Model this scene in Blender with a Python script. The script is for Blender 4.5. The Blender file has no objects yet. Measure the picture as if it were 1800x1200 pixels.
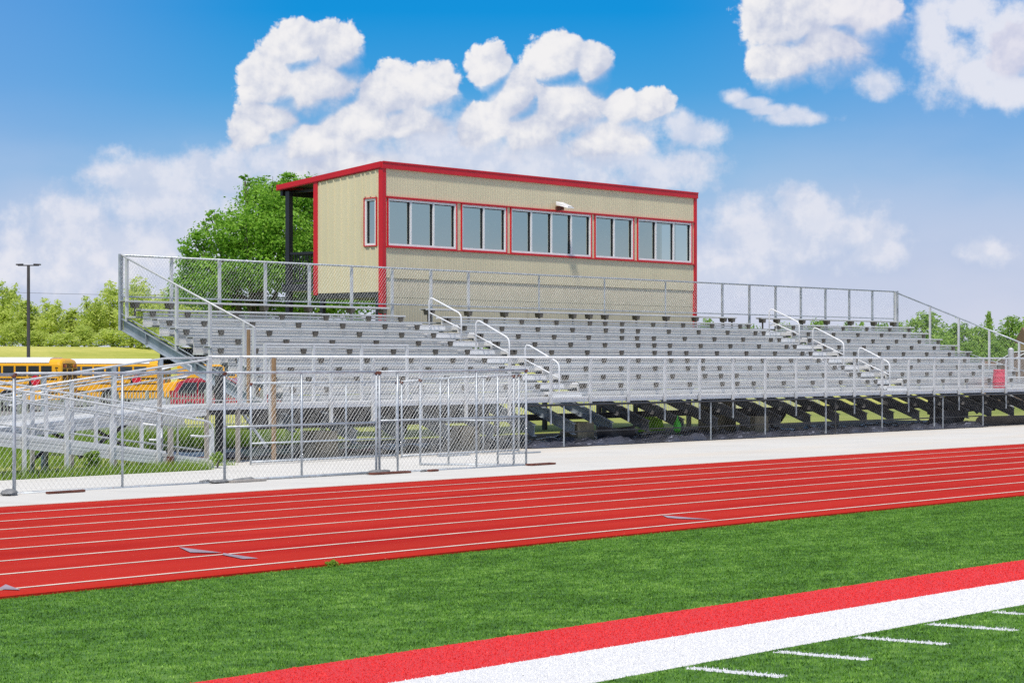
import bpy, math, random
import numpy as np
from math import sin, cos, tan, atan, pi, radians, sqrt
random.seed(7); RNG = np.random.default_rng(7)
scn = bpy.context.scene
COL = scn.collection
FPX, HOR, YAW, EYE = 3871.7, 634.27, 0.6999, 1.9      # photo calibration: focal in px of an 1800 wide frame, horizon row, yaw of the stand, eye height
CA, SA = cos(YAW), sin(YAW)

# ------------------------------------------------------------------ materials
class NX:
    """node expression: arithmetic on sockets builds Math nodes"""
    def __init__(s, nt, sock): s.nt, s.s = nt, sock
    def _op(s, op, *o):
        n = s.nt.nodes.new('ShaderNodeMath'); n.operation = op
        for i, v in enumerate((s,) + o):
            if isinstance(v, NX): s.nt.links.new(v.s, n.inputs[i])
            else: n.inputs[i].default_value = v
        return NX(s.nt, n.outputs[0])
    def __add__(s, o): return s._op('ADD', o)
    def __radd__(s, o): return s._op('ADD', o)
    def __sub__(s, o): return s._op('SUBTRACT', o)
    def __mul__(s, o): return s._op('MULTIPLY', o)
    def __rmul__(s, o): return s._op('MULTIPLY', o)
    def __truediv__(s, o): return s._op('DIVIDE', o)
    def sub_from(s, v): return (s * -1.0) + v
    def gt(s, v): return s._op('GREATER_THAN', v)
    def lt(s, v): return s._op('LESS_THAN', v)
    def fract(s): return s._op('FRACT')
    def abs(s): return s._op('ABSOLUTE')
    def max(s, o): return s._op('MAXIMUM', o)
    def min(s, o): return s._op('MINIMUM', o)
    def smax(s, o, k): return s._op('SMOOTH_MAX', o, k)
    def pow(s, o): return s._op('POWER', o)
    def clamp(s):
        r = s._op('ADD', 0.0); r.s.node.use_clamp = True; return r
    def sstep(s, a, b):
        n = s.nt.nodes.new('ShaderNodeMapRange'); n.interpolation_type = 'SMOOTHSTEP'
        s.nt.links.new(s.s, n.inputs[0]); n.inputs[1].default_value = a; n.inputs[2].default_value = b
        n.inputs[3].default_value = 0; n.inputs[4].default_value = 1
        return NX(s.nt, n.outputs[0])

def mixc(nt, fac, a, b):
    n = nt.nodes.new('ShaderNodeMix'); n.data_type = 'RGBA'
    for i, v in ((0, fac), (6, a), (7, b)):
        if isinstance(v, NX): nt.links.new(v.s, n.inputs[i])
        elif isinstance(v, bpy.types.NodeSocket): nt.links.new(v, n.inputs[i])
        elif i == 0: n.inputs[i].default_value = v
        else: n.inputs[i].default_value = (*v[:3], 1)
    return n.outputs[2]

def noise(nt, vec, scale, detail=4, rough=.55, dist=0.0, dim='3D'):
    n = nt.nodes.new('ShaderNodeTexNoise'); n.noise_dimensions = dim; n.inputs['Scale'].default_value = scale
    n.inputs['Detail'].default_value = detail; n.inputs['Roughness'].default_value = rough
    n.inputs['Distortion'].default_value = dist
    if vec is not None: nt.links.new(vec, n.inputs['Vector'])
    return NX(nt, n.outputs['Fac'])

def scaled(nt, vec, s):
    n = nt.nodes.new('ShaderNodeMapping'); n.inputs['Scale'].default_value = s
    nt.links.new(vec, n.inputs['Vector']); return n.outputs[0]

def newmat(name):
    m = bpy.data.materials.new(name); m.use_nodes = True
    nt = m.node_tree; p = nt.nodes['Principled BSDF']
    tc = nt.nodes.new('ShaderNodeTexCoord')
    return m, nt, p, tc.outputs['Object']

def mat(name, c, rough=.6, metal=0.0, var=.25, scale=3.0, stretch=(1, 1, 1), dirt_glint=None, dirt_glint_amt=.5, bump=0.0, bscale=60, spec=.5, fine=0.0):
    """plain paint / metal / concrete with uneven colour, stains, painted glints and a little bump"""
    m, nt, p, vec = newmat(name)
    v = scaled(nt, vec, stretch)
    n1 = noise(nt, v, scale, 6, .65)
    f = n1.sstep(.25, .75)
    lo = [x * (1 - var) for x in c]; hi = [min(1, x * (1 + var * .6)) for x in c]
    col = mixc(nt, f, lo, hi)
    if fine:
        n3 = noise(nt, vec, 90, 3, .6).sstep(.35, .7)
        col = mixc(nt, n3 * fine, col, [x * .45 for x in c])
    if dirt_glint:
        n2 = noise(nt, v, scale * 2.3, 8, .7).sstep(.56, .74)
        col = mixc(nt, n2 * dirt_glint_amt, col, dirt_glint)
    nt.links.new(col, p.inputs['Base Color'])
    p.inputs['Roughness'].default_value = rough; p.inputs['Metallic'].default_value = metal
    p.inputs['Specular IOR Level'].default_value = spec
    if bump:
        b = nt.nodes.new('ShaderNodeBump'); b.inputs['Strength'].default_value = bump; b.inputs['Distance'].default_value = .02
        nt.links.new(noise(nt, vec, bscale, 4, .6).s, b.inputs['Height']); nt.links.new(b.outputs[0], p.inputs['Normal'])
    return m

def leafmat(name, dark, mid, light, trans=.35):
    m, nt, p, vec = newmat(name)
    g = nt.nodes.new('ShaderNodeNewGeometry')
    r = nt.nodes.new('ShaderNodeValToRGB'); e = r.color_ramp.elements
    e[0].color = (*dark, 1); e[1].color = (*light, 1); k = e.new(.5); k.color = (*mid, 1)
    oi = nt.nodes.new('ShaderNodeObjectInfo')
    big = noise(nt, vec, .8, 3, .6)
    f = (NX(nt, g.outputs['Random Per Island']) * .55 + big * .7 + NX(nt, oi.outputs['Random']) * .25 - .28).clamp()
    nt.links.new(f.s, r.inputs[0])
    nt.links.new(r.outputs[0], p.inputs['Base Color']); p.inputs['Roughness'].default_value = .55
    p.inputs['Specular IOR Level'].default_value = .3
    t = nt.nodes.new('ShaderNodeBsdfTranslucent'); nt.links.new(r.outputs[0], t.inputs[0])
    mx = nt.nodes.new('ShaderNodeMixShader'); mx.inputs[0].default_value = trans
    nt.links.new(p.outputs[0], mx.inputs[1]); nt.links.new(t.outputs[0], mx.inputs[2])
    nt.links.new(mx.outputs[0], nt.nodes['Material Output'].inputs[0])
    return m

M = {}
M['alu'] = mat('aluminium_plank', (.62, .63, .63), .5, .15, .2, 1.2, (.35, 3, 3), (.34, .32, .28), .5)
M['alu_dim'] = mat('aluminium_riser', (.76, .735, .69), .6, .0, .3, 1.1, (.25, 3, 7), (.30, .28, .25), .6)
M['step'] = mat('bright_step', (.80, .80, .80), .5, 0, .12, 2, dirt_glint=(.45, .43, .4), dirt_glint_amt=.35)
M['rail'] = mat('painted_rail', (.60, .61, .62), .45, .15, .15, 4, dirt_glint=(.42, .38, .33), dirt_glint_amt=.3)
M['white_rail'] = mat('white_handrail', (.80, .81, .82), .35, 0, .06, 4)
M['galv'] = mat('galvanized_steel', (.46, .50, .54), .45, .45, .3, 6, dirt_glint=(.3, .28, .26), dirt_glint_amt=.5)
M['galv_worn'] = mat('worn_galvanized_pipe', (.47, .51, .55), .5, .25, .3, 5, dirt_glint=(.26, .07, .03), dirt_glint_amt=.7)
M['wire'] = mat('chain_wire', (.46, .48, .50), .45, .2, .2, 3)
M['wire_dark'] = mat('dark_wire', (.02, .02, .024), .5, 0, .2, 3)
M['bracket'] = mat('bracket_taupe', (.125, .11, .09), .7, 0, .3, 5)
M['beam'] = mat('galvanized_beam', (.36, .41, .46), .5, .3, .3, 2.5, dirt_glint=(.16, .15, .13), dirt_glint_amt=.6)
M['dark_steel'] = mat('dark_weathered_steel', (.055, .056, .06), .6, .2, .4, 2, dirt_glint=(.02, .018, .016))
M['black'] = mat('black_painted_steel', (.016, .017, .022), .35, 0, .25, 2)
M['pier'] = mat('stained_concrete', (.21, .18, .12), .9, 0, .45, 2.2, (1, 1, .5), (.025, .025, .02), .9, .5, 30)
M['wood'] = mat('brown_timber', (.30, .19, .10), .8, 0, .35, 4, (5, 5, .6), (.12, .07, .04), .6)
M['wood_grey'] = mat('grey_weathered_timber', (.36, .33, .30), .8, 0, .3, 4, (5, 5, .6), (.15, .12, .1), .6)
M['rust'] = mat('rusty_steel', (.15, .05, .032), .8, 0, .45, 14, dirt_glint=(.4, .36, .32), dirt_glint_amt=.4)
M['red'] = mat('red_trim_paint', (.60, .008, .018), .38, 0, .12, 1.0, dirt_glint=(.35, .02, .02), dirt_glint_amt=.3)
M['siding'] = mat('beige_ribbed_siding', (.69, .62, .42), .5, 0, .06, .8, (1, 1, .25), (.40, .35, .23), .35)
M['siding_low'] = mat('beige_lower_siding', (.70, .635, .46), .55, 0, .08, 1.2, (1, 1, .3), (.33, .28, .2), .45)
M['frame'] = mat('white_window_frame', (.80, .81, .82), .35, 0, .05, 3)
M['room'] = mat('room_wall', (.60, .70, .67), .8, 0, .08, 1)
M['room_dark'] = mat('room_furniture', (.05, .06, .07), .6, 0, .2, 2)
M['rubber'] = mat('tyre_rubber', (.02, .02, .02), .8, 0, .2, 8)
M['busyel'] = mat('school_bus_yellow', (.86, .42, .008), .35, 0, .06, 1.5, dirt_glint=(.6, .26, .02), dirt_glint_amt=.3)
M['buswhite'] = mat('bus_roof_white', (.85, .86, .87), .4, 0, .05, 1)
M['busglass'] = mat('bus_dark_glass', (.016, .02, .024), .12, 0, .3, 1.2)
M['busglass2'] = mat('bus_tinted_glass', (.06, .085, .11), .15, 0, .3, 1.2)
M['stopred'] = mat('stop_sign_red', (.62, .01, .03), .4, 0, .05, 2)
M['lampred'] = mat('lamp_lens_red', (.35, .01, .01), .2, 0, .05, 2)
M['lampamber'] = mat('lamp_lens_amber', (.7, .22, .01), .2, 0, .05, 2)
M['suvred'] = mat('suv_crimson_paint', (.42, .02, .045), .25, 0, .05, 2)
M['chrome'] = mat('wheel_alloy', (.5, .5, .52), .3, .8, .1, 4)
M['pole'] = mat('bronze_pole', (.085, .075, .075), .5, .2, .2, 2)
M['bark'] = mat('tree_bark', (.13, .105, .085), .9, 0, .4, 5, (3, 3, .6), None, 0, .6, 20)
M['picket'] = mat('galvanized_picket', (.55, .57, .58), .5, .2, .2, 3)
M['concrete'] = mat('pale_concrete', (.66, .64, .595), .85, 0, .07, .35, (1, 1, 1), (.52, .47, .40), .28, .15, 40, fine=.12)
def joints(m):
    nt = m.node_tree; p = nt.nodes['Principled BSDF']; src = p.inputs['Base Color'].links[0].from_socket
    tc = nt.nodes.new('ShaderNodeTexCoord'); vec = tc.outputs['Object']
    sp = nt.nodes.new('ShaderNodeSeparateXYZ'); nt.links.new(vec, sp.inputs[0])
    w1 = (noise(nt, vec, 1.3, 3, .6)-.5)*.04
    jx = ((NX(nt, sp.outputs[0])*(1/3.05)+w1*.3).fract()-.5).abs().gt(.4955)
    jy = ((NX(nt, sp.outputs[1])*(1/3.05)+.33).fract()-.5).abs().gt(.496)
    col = mixc(nt, jx.max(jy)*.7, src, (.30, .27, .23))
    warm = noise(nt, scaled(nt, vec, (.2, .8, 1)), .5, 5, .6).sstep(.42, .68)*NX(nt, sp.outputs[0]).sstep(30, 38)
    col = mixc(nt, warm*.5, col, (.66, .57, .46))
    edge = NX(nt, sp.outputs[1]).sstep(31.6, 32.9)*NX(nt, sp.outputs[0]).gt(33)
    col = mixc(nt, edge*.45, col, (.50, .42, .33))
    sp2 = noise(nt, vec, 2.0, 8, .75).sstep(.66, .74)
    col = mixc(nt, sp2*.5, col, (.40, .36, .30))
    nt.links.new(col, p.inputs['Base Color'])
joints(M['concrete'])
M['soil'] = mat('dark_bare_soil', (.045, .040, .030), .95, 0, .5, 1.2, dirt_glint=(.10, .13, .04), dirt_glint_amt=.6)
M['asphalt'] = mat('light_grey_asphalt', (.25, .25, .25), .9, 0, .15, .3)  # plain light grey surface colour
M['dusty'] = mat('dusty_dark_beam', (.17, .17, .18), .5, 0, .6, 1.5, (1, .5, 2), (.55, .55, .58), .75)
M['plastic'] = mat('black_plastic_sheet', (.055, .06, .085), .28, 0, .5, 2, (.5, 2.5, 2), (.62, .65, .80), .9, spec=.9)  # pale blue streaks: dust plus glossy highlights painted into the colour
M['tarp'] = mat('dusty_black_tarp', (.018, .018, .024), .6, 0, .5, 1.5, (1, 1, .4), (.13, .13, .15), .5)
M['green_bag'] = mat('green_plastic', (.10, .62, .04), .3, 0, .3, 8)
M['lime'] = mat('lime_netting', (.28, .62, .01), .6, 0, .3, 8)
M['barrel'] = mat('faded_red_plastic', (.55, .045, .09), .5, 0, .12, 3, (1, 1, .3), (.6, .12, .16), .4)
M['sandbag'] = mat('grey_sandbag', (.23, .235, .24), .85, 0, .4, 6, dirt_glint=(.5, .48, .45), dirt_glint_amt=.5, bump=.6, bscale=25)
M['lane'] = mat('lane_paint', (.82, .70, .58), .7, 0, .2, 2.5, dirt_glint=(.62, .2, .14), dirt_glint_amt=.4)
M['mark'] = mat('blue_grey_track_paint', (.34, .27, .32), .7, 0, .3, 3, dirt_glint=(.6, .2, .2), dirt_glint_amt=.5)
M['house'] = mat('tan_stucco', (.55, .38, .24), .85, 0, .1, 1)
M['houseroof'] = mat('brown_roof', (.22, .13, .09), .85, 0, .2, 3)
M['net'] = mat('brown_netting', (.17, .12, .10), .8, 0, .3, 2)
M['leaf_big'] = leafmat('oak_leaves', (.09, .22, .02), (.25, .50, .045), (.42, .64, .10), .5)
M['leaf_left'] = leafmat('bright_leaves', (.40, .50, .10), (.66, .76, .20), (.80, .86, .34), .65)  # this and the next: leaf colours lightened to stand in for distance haze
M['leaf_right'] = leafmat('mid_leaves', (.13, .26, .055), (.32, .50, .11), (.48, .64, .17), .5)
M['weed'] = leafmat('weed_blades', (.14, .26, .02), (.30, .46, .05), (.48, .58, .12), .5)

# glass: part sky mirror, part see-through tint
def glassmat():
    m, nt, p, vec = newmat('booth_glass'); nt.nodes.remove(p)
    tr = nt.nodes.new('ShaderNodeBsdfTransparent'); tr.inputs[0].default_value = (.50, .62, .61, 1)
    gl = nt.nodes.new('ShaderNodeBsdfGlossy'); gl.inputs['Roughness'].default_value = .06; gl.inputs[0].default_value = (.76, .82, .70, 1)
    b = nt.nodes.new('ShaderNodeBump'); b.inputs['Strength'].default_value = .02; b.inputs['Distance'].default_value = .05
    nt.links.new(noise(nt, vec, 1.4, 2, .5).s, b.inputs['Height']); nt.links.new(b.outputs[0], gl.inputs['Normal'])
    mx = nt.nodes.new('ShaderNodeMixShader'); mx.inputs[0].default_value = .70
    nt.links.new(tr.outputs[0], mx.inputs[1]); nt.links.new(gl.outputs[0], mx.inputs[2])
    nt.links.new(mx.outputs[0], nt.nodes['Material Output'].inputs[0]); return m
M['glass'] = glassmat()

# artificial turf with its painted stripes (stripes follow the field, laid out in metres)
def turfmat(name, fibre):
    m, nt, p, vec = newmat(name)
    sp = nt.nodes.new('ShaderNodeSeparateXYZ'); nt.links.new(vec, sp.inputs[0])
    wob = (noise(nt, vec, 9, 3, .6) - .5) * .03
    y = NX(nt, sp.outputs[1]) + wob; x = NX(nt, sp.outputs[0]) + wob * .4
    g = nt.nodes.new('ShaderNodeNewGeometry')
    rnd = NX(nt, g.outputs['Random Per Island']) if fibre else noise(nt, vec, 120, 3, .7).sstep(.3, .7)
    big = noise(nt, scaled(nt, vec, (1, 1.6, 1)), .8, 5, .65).sstep(.3, .72)
    med = noise(nt, scaled(nt, vec, (1, 1, 1)), 7.0, 4, .7).sstep(.32, .70)
    f = (rnd * .40 + big * .34 + med * .52 - .14).clamp()
    r = nt.nodes.new('ShaderNodeValToRGB'); e = r.color_ramp.elements
    e[0].color = (.042, .112, .007, 1); e[1].color = (.28, .48, .085, 1); k = e.new(.5); k.color = (.112, .268, .022, 1)
    nt.links.new(f.s, r.inputs[0])
    col = r.outputs[0] if fibre else mixc(nt, .22, r.outputs[0], (.01, .03, .002))  # bare base darkened in colour to stand in for fibre self-shadowing
    col = mixc(nt, y.gt(8.35) * y.lt(9.285), col, mixc(nt, rnd, (.70, .020, .022), (.90, .068, .062)))
    col = mixc(nt, y.gt(7.41) * y.lt(8.35), col, mixc(nt, rnd, (.84, .83, .82), (.88, .87, .86)))
    tick = (((x - 10.29) / .9144 + .5).fract() - .5).abs().lt(.055) * y.gt(6.70) * y.lt(7.345)
    col = mixc(nt, tick, col, mixc(nt, rnd, (.72, .72, .74), (.88, .88, .9)))
    nt.links.new(col, p.inputs['Base Color']); p.inputs['Roughness'].default_value = .6
    p.inputs['Specular IOR Level'].default_value = .25
    if not fibre:
        b = nt.nodes.new('ShaderNodeBump'); b.inputs['Strength'].default_value = .8; b.inputs['Distance'].default_value = .02
        nt.links.new(noise(nt, vec, 70, 4, .7).s, b.inputs['Height']); nt.links.new(b.outputs[0], p.inputs['Normal'])
    return m
M['turf'] = turfmat('turf_base', False); M['turf_fibre'] = turfmat('turf_fibre', True)

def trackmat():
    m, nt, p, vec = newmat('red_rubber_track')
    a = noise(nt, scaled(nt, vec, (.25, 1.2, 1)), .8, 6, .65).sstep(.3, .7)
    col = mixc(nt, a, (.38, .014, .009), (.51, .026, .018))
    fine = noise(nt, vec, 45, 3, .8).sstep(.35, .7)
    col = mixc(nt, fine * .5, col, (.36, .010, .007))
    sp = noise(nt, vec, 26, 2, .5).sstep(.735, .76)
    col = mixc(nt, sp * .45, col, (.75, .45, .33))
    st = noise(nt, scaled(nt, vec, (.3, 1, 1)), 1.7, 6, .7).sstep(.58, .75)
    col = mixc(nt, st * .35, col, (.42, .03, .03))
    lanes = noise(nt, scaled(nt, vec, (.05, 1.1, 1)), 1.0, 4, .6).sstep(.3, .7)
    col = mixc(nt, lanes*.28, col, (.60, .062, .032))
    nt.links.new(col, p.inputs['Base Color']); p.inputs['Roughness'].default_value = .9; p.inputs['Specular IOR Level'].default_value = .06
    b = nt.nodes.new('ShaderNodeBump'); b.inputs['Strength'].default_value = .5; b.inputs['Distance'].default_value = .01
    nt.links.new(noise(nt, vec, 60, 4, .7).s, b.inputs['Height']); nt.links.new(b.outputs[0], p.inputs['Normal'])
    return m
M['track'] = trackmat()

def grassmat():
    m, nt, p, vec = newmat('meadow_grass')
    a = noise(nt, scaled(nt, vec, (.3, 1, 1)), .12, 8, .7).sstep(.3, .7)
    col = mixc(nt, a, (.34, .37, .06), (.60, .55, .16))
    b = noise(nt, vec, 2.5, 6, .7).sstep(.4, .75)
    col = mixc(nt, b * .35, col, (.18, .27, .04))
    sp = nt.nodes.new('ShaderNodeSeparateXYZ'); nt.links.new(vec, sp.inputs[0])
    near = NX(nt, sp.outputs[1]).lt(72.0)
    col = mixc(nt, near * .6, col, mixc(nt, a, (.11, .17, .035), (.22, .27, .09)))
    nt.links.new(col, p.inputs['Base Color']); p.inputs['Roughness'].default_value = .9; p.inputs['Specular IOR Level'].default_value = .15
    return m
M['grass'] = grassmat()

# ------------------------------------------------------------------ mesh helpers
class MB:
    def __init__(s): s.v = []; s.f = []; s.smooth = False
    def quad(s, a, b, c, d):
        n = len(s.v); s.v += [a, b, c, d]; s.f.append((n, n+1, n+2, n+3)); return s
    def poly(s, pts):
        n = len(s.v); s.v += list(pts); s.f.append(tuple(range(n, n+len(pts)))); return s
    def hexa(s, p):                                    # 8 corners: bottom ring 0-3, top ring 4-7
        n = len(s.v); s.v += list(p)
        for q in ((3, 2, 1, 0), (4, 5, 6, 7), (0, 1, 5, 4), (1, 2, 6, 5), (2, 3, 7, 6), (3, 0, 4, 7)):
            s.f.append(tuple(n+i for i in q))
        return s
    def box(s, x0, x1, y0, y1, z0, z1):
        return s.hexa([(x0, y0, z0), (x1, y0, z0), (x1, y1, z0), (x0, y1, z0), (x0, y0, z1), (x1, y0, z1), (x1, y1, z1), (x0, y1, z1)])
    def bar(s, a, b, w, h):                            # rectangular bar from a to b (section w sideways, h vertical)
        a, b = np.array(a, float), np.array(b, float); d = (b-a)/np.linalg.norm(b-a)
        up = np.array((0, 0, 1.)) if abs(d[2]) < .95 else np.array((0, 1., 0))
        r = np.cross(d, up); r /= np.linalg.norm(r); u = np.cross(r, d)
        r *= w/2; u *= h/2
        P = [a-r-u, a+r-u, a+r+u, a-r+u, b-r-u, b+r-u, b+r+u, b-r+u]
        n = len(s.v); s.v += [tuple(p) for p in P]
        for q in ((0, 1, 2, 3), (7, 6, 5, 4), (1, 0, 4, 5), (2, 1, 5, 6), (3, 2, 6, 7), (0, 3, 7, 4)): s.f.append(tuple(n+i for i in q))
        return s
    def tube(s, pts, r, n=8, cap=True):
        pts = [np.array(p, float) for p in pts]; rs = r if isinstance(r, (list, tuple)) else [r]*len(pts)
        ref = None; rings = []
        for i, p in enumerate(pts):
            d = pts[min(i+1, len(pts)-1)] - pts[max(i-1, 0)]; d /= (np.linalg.norm(d)+1e-12)
            if ref is None:
                ref = np.array((0, 0, 1.)) if abs(d[2]) < .9 else np.array((1., 0, 0))
            a = np.cross(d, ref); a /= (np.linalg.norm(a)+1e-12); b = np.cross(a, d); ref = b
            base = len(s.v); rings.append(base)
            for k in range(n):
                t = 2*pi*k/n; s.v.append(tuple(p + rs[i]*(a*cos(t)+b*sin(t))))
        for i in range(len(pts)-1):
            for k in range(n):
                s.f.append((rings[i]+k, rings[i]+(k+1) % n, rings[i+1]+(k+1) % n, rings[i+1]+k))
        if cap:
            s.f.append(tuple(rings[0]+k for k in range(n))[::-1]); s.f.append(tuple(rings[-1]+k for k in range(n)))
        return s
    def lathe(s, prof, c, n=20):                       # prof: (radius, z) pairs round the vertical through c
        rings = []
        for r, z in prof:
            rings.append(len(s.v))
            for k in range(n): s.v.append((c[0]+r*cos(2*pi*k/n), c[1]+r*sin(2*pi*k/n), c[2]+z))
        for i in range(len(prof)-1):
            for k in range(n): s.f.append((rings[i]+k, rings[i]+(k+1) % n, rings[i+1]+(k+1) % n, rings[i+1]+k))
        s.f.append(tuple(rings[0]+k for k in range(n))[::-1]); s.f.append(tuple(rings[-1]+k for k in range(n)))
        return s
    def extrude(s, prof, x0, x1, axis='x'):            # closed profile in (y,z) pushed along x, or (x,z) along y
        n = len(s.v); k = len(prof)
        for t in (x0, x1):
            for a, b in prof: s.v.append((t, a, b) if axis == 'x' else (a, t, b))
        for i in range(k): s.f.append((n+i, n+(i+1) % k, n+k+(i+1) % k, n+k+i))
        s.f.append(tuple(n+i for i in range(k))[::-1]); s.f.append(tuple(n+k+i for i in range(k)))
        return s
    def build(s, name, m, parent=None, bevel=0.0, smooth=False):
        off = np.array(ROOT.get(parent.name, (0, 0, 0)) if parent else (0, 0, 0), float)
        me = bpy.data.meshes.new(name)
        v = np.array(s.v, float) - off
        me.from_pydata(v.tolist(), [], s.f); me.materials.append(m if not isinstance(m, str) else M[m])
        import bmesh
        bm = bmesh.new(); bm.from_mesh(me); bmesh.ops.recalc_face_normals(bm, faces=bm.faces)
        if smooth:
            for f in bm.faces: f.smooth = True
        bm.to_mesh(me); bm.free()
        o = bpy.data.objects.new(name, me); COL.objects.link(o)
        if parent: o.parent = parent; ROOT[o.name] = tuple(off)
        if bevel:
            b = o.modifiers.new('bevel', 'BEVEL'); b.width = bevel; b.segments = 2; b.limit_method = 'ANGLE'
        return o
ROOT = {}
def empty(name, loc, parent=None):
    o = bpy.data.objects.new(name, None); COL.objects.link(o)
    if parent:
        o.parent = parent; ROOT[o.name] = ROOT[parent.name]; o.empty_display_size = .2
    else:
        o.location = loc; ROOT[o.name] = tuple(loc)
    return o
def tag(o, label=None, cat=None, group=None, kind=None):
    for k, v in (('label', label), ('category', cat), ('group', group), ('kind', kind)):
        if v: o[k] = v
    return o
def copy_tree(o, parent=None):
    c = o.copy(); COL.objects.link(c)
    if parent: c.parent = parent
    for ch in list(o.children): copy_tree(ch, c)
    return c
def wires(mb, O, U, V, polyg, pitch, r=.0024, rise=1.15):
    """chain-link: two families of diagonal wires clipped to a convex polygon in the (u,v) plane"""
    O, U, V = (np.array(a, float) for a in (O, U, V)); N = np.cross(U, V)
    us = [p[0] for p in polyg]; vs = [p[1] for p in polyg]
    area = sum(polyg[i][0]*polyg[(i+1) % len(polyg)][1]-polyg[(i+1) % len(polyg)][0]*polyg[i][1] for i in range(len(polyg)))
    if area < 0: polyg = polyg[::-1]
    for sgn in (1, -1):
        dx, dy = 1.0, rise*sgn
        span = (max(vs)-min(vs))/rise
        k = int((max(us)-min(us)+span)/pitch)+2
        for i in range(-int(span/pitch)-2, k):
            px, py = min(us)+i*pitch, (min(vs) if sgn > 0 else max(vs))
            t0, t1 = -1e9, 1e9
            for j in range(len(polyg)):
                ax, ay = polyg[j]; bx, by = polyg[(j+1) % len(polyg)]
                nx, ny = -(by-ay), bx-ax
                den = nx*dx+ny*dy; num = nx*(ax-px)+ny*(ay-py)
                if abs(den) < 1e-9:
                    if num > 0: t0, t1 = 1, 0
                elif den > 0: t0 = max(t0, num/den)
                else: t1 = min(t1, num/den)
            if t1-t0 > .01:
                a = O+U*(px+dx*t0)+V*(py+dy*t0)+N*(r*sgn); b = O+U*(px+dx*t1)+V*(py+dy*t1)+N*(r*sgn)
                mb.tube([a, b], r, 3, False)
    return mb
def at(u, d):                                           # ground point seen in photo column u at depth d
    t = (u-900)/FPX
    return d*(CA+t*SA), d*(SA-t*CA)

# ------------------------------------------------------------------ ground
def gz(Y):                                              # height of the paved ground across the track
    if Y < 23.3: return .02
    if Y < 26.5: return .02-.08*(Y-23.3)/3.2
    if Y < 30: return -.06-.04*(Y-26.5)/3.5
    if Y < 33: return -.10-.04*(Y-30)/3
    return -.14
def terrain(X, Y):
    if Y < 23: z = -.35
    elif Y <= 34: z = gz(Y)-.035
    elif Y < 52: z = -.175-.12*(Y-34)/18
    elif Y < 62: z = -.295-.705*(Y-52)/10
    else: z = -1.0
    lev = 4.3*max(0, min(1, (Y-146)/26.))
    fade = max(0, min(1, (255-X)/70.))
    if Y > 146: z += lev*fade*(3-2*fade)*fade if fade < 1 else lev
    return z
def sheet(xs, ys, zf, name, m, kind='structure'):
    v = [(x, y, zf(x, y)) for y in ys for x in xs]; nx = len(xs)
    f = [(j*nx+i, j*nx+i+1, (j+1)*nx+i+1, (j+1)*nx+i) for j in range(len(ys)-1) for i in range(nx-1)]
    me = bpy.data.meshes.new(name); me.from_pydata(v, [], f); me.materials.append(M[m])
    o = bpy.data.objects.new(name, me); COL.objects.link(o); tag(o, kind=kind); return o
xs = [-2500, -1200, -600, -300, -150] + list(range(-100, 420, 10)) + [450, 500, 600, 800, 1200, 2000, 3500]
ys = [-2500, -800, -300, -100, -40, 0, 12, 23, 26.5, 30, 33, 34, 38, 45, 52, 57, 62, 80, 100, 130, 146, 152, 158, 165, 172, 180, 200, 220, 260, 320, 420, 600, 1000, 2000, 3500]
sheet(xs, ys, terrain, 'ground', 'grass')
pk = MB(); pk.extrude([(-30, 63), (56, 63), (124, 142), (-30, 142)], -1.02, -.985); pk.v = [(b, c, a) for a, b, c in pk.v]; tag(pk.build('parking_lot', 'asphalt'), kind='structure')
# concrete apron between track and stand
def apron_end(x): return 30.4 if x < 27.5 else (30.4+(x-27.5)*2.5 if x < 28.6 else 33.4)
ap = MB(); xx = [-60, 0, 15, 22, 25, 27.5, 28.6, 32, 40, 50, 60, 80, 110, 160]
rows = []
for x in xx:
    e = apron_end(x); rows.append([(x, y, gz(y)) for y in (23.36, 26.5, 28.5, e)])
for a, b in zip(rows, rows[1:]):
    for j in range(3): ap.quad(a[j], b[j], b[j+1], a[j+1])
    ap.quad(a[3], b[3], (b[3][0], b[3][1], b[3][2]-.12), (a[3][0], a[3][1], a[3][2]-.12))
tag(ap.build('concrete_apron', 'concrete'), kind='structure')
so_il = MB()
for a, b in zip(range(31, 69, 2), range(33, 71, 2)): so_il.quad((a, 33.38, terrain(a, 33.38)+.012), (b, 33.38, terrain(b, 33.38)+.012), (b, 40.6, terrain(b, 40.6)+.012), (a, 40.6, terrain(a, 40.6)+.012))
tag(so_il.build('bare_soil', 'soil'), kind='structure')
# running track with a curb towards the field
tr = MB(); tr.extrude([(14.45, -.03), (14.45, .02), (14.49, .035), (14.56, .04), (23.36, .026), (23.36, -.12), (14.45, -.12)], -60, 160)
track = tag(tr.build('running_track', 'track'), kind='structure')
for k in range(9):
    y = 14.72+k*1.067; z = .044-.0016*(y-14.5)
    l = MB(); n = 60; pts = [(-60+220*i/n) for i in range(n+1)]
    for a, b in zip(pts, pts[1:]): l.quad((a, y-.028, z), (b, y-.028, z), (b, y+.028, z), (a, y+.028, z))
    l.build('lane_line', 'lane', track)
for P in ([(14.67, 16.70), (14.34, 16.16), (14.42, 15.99), (14.52, 15.90)], [(14.50, 15.86), (14.36, 15.72), (14.18, 15.24), (14.32, 15.18)],
          [(11.30, 15.02), (11.12, 14.85), (11.0, 14.78), (11.10, 14.56)], [(21.45, 15.70), (21.15, 15.40), (21.10, 15.20), (21.25, 14.83)]):
    MB().poly([(x, y, .0465) for x, y in P]).build('exchange_mark', 'mark', track)
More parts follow.
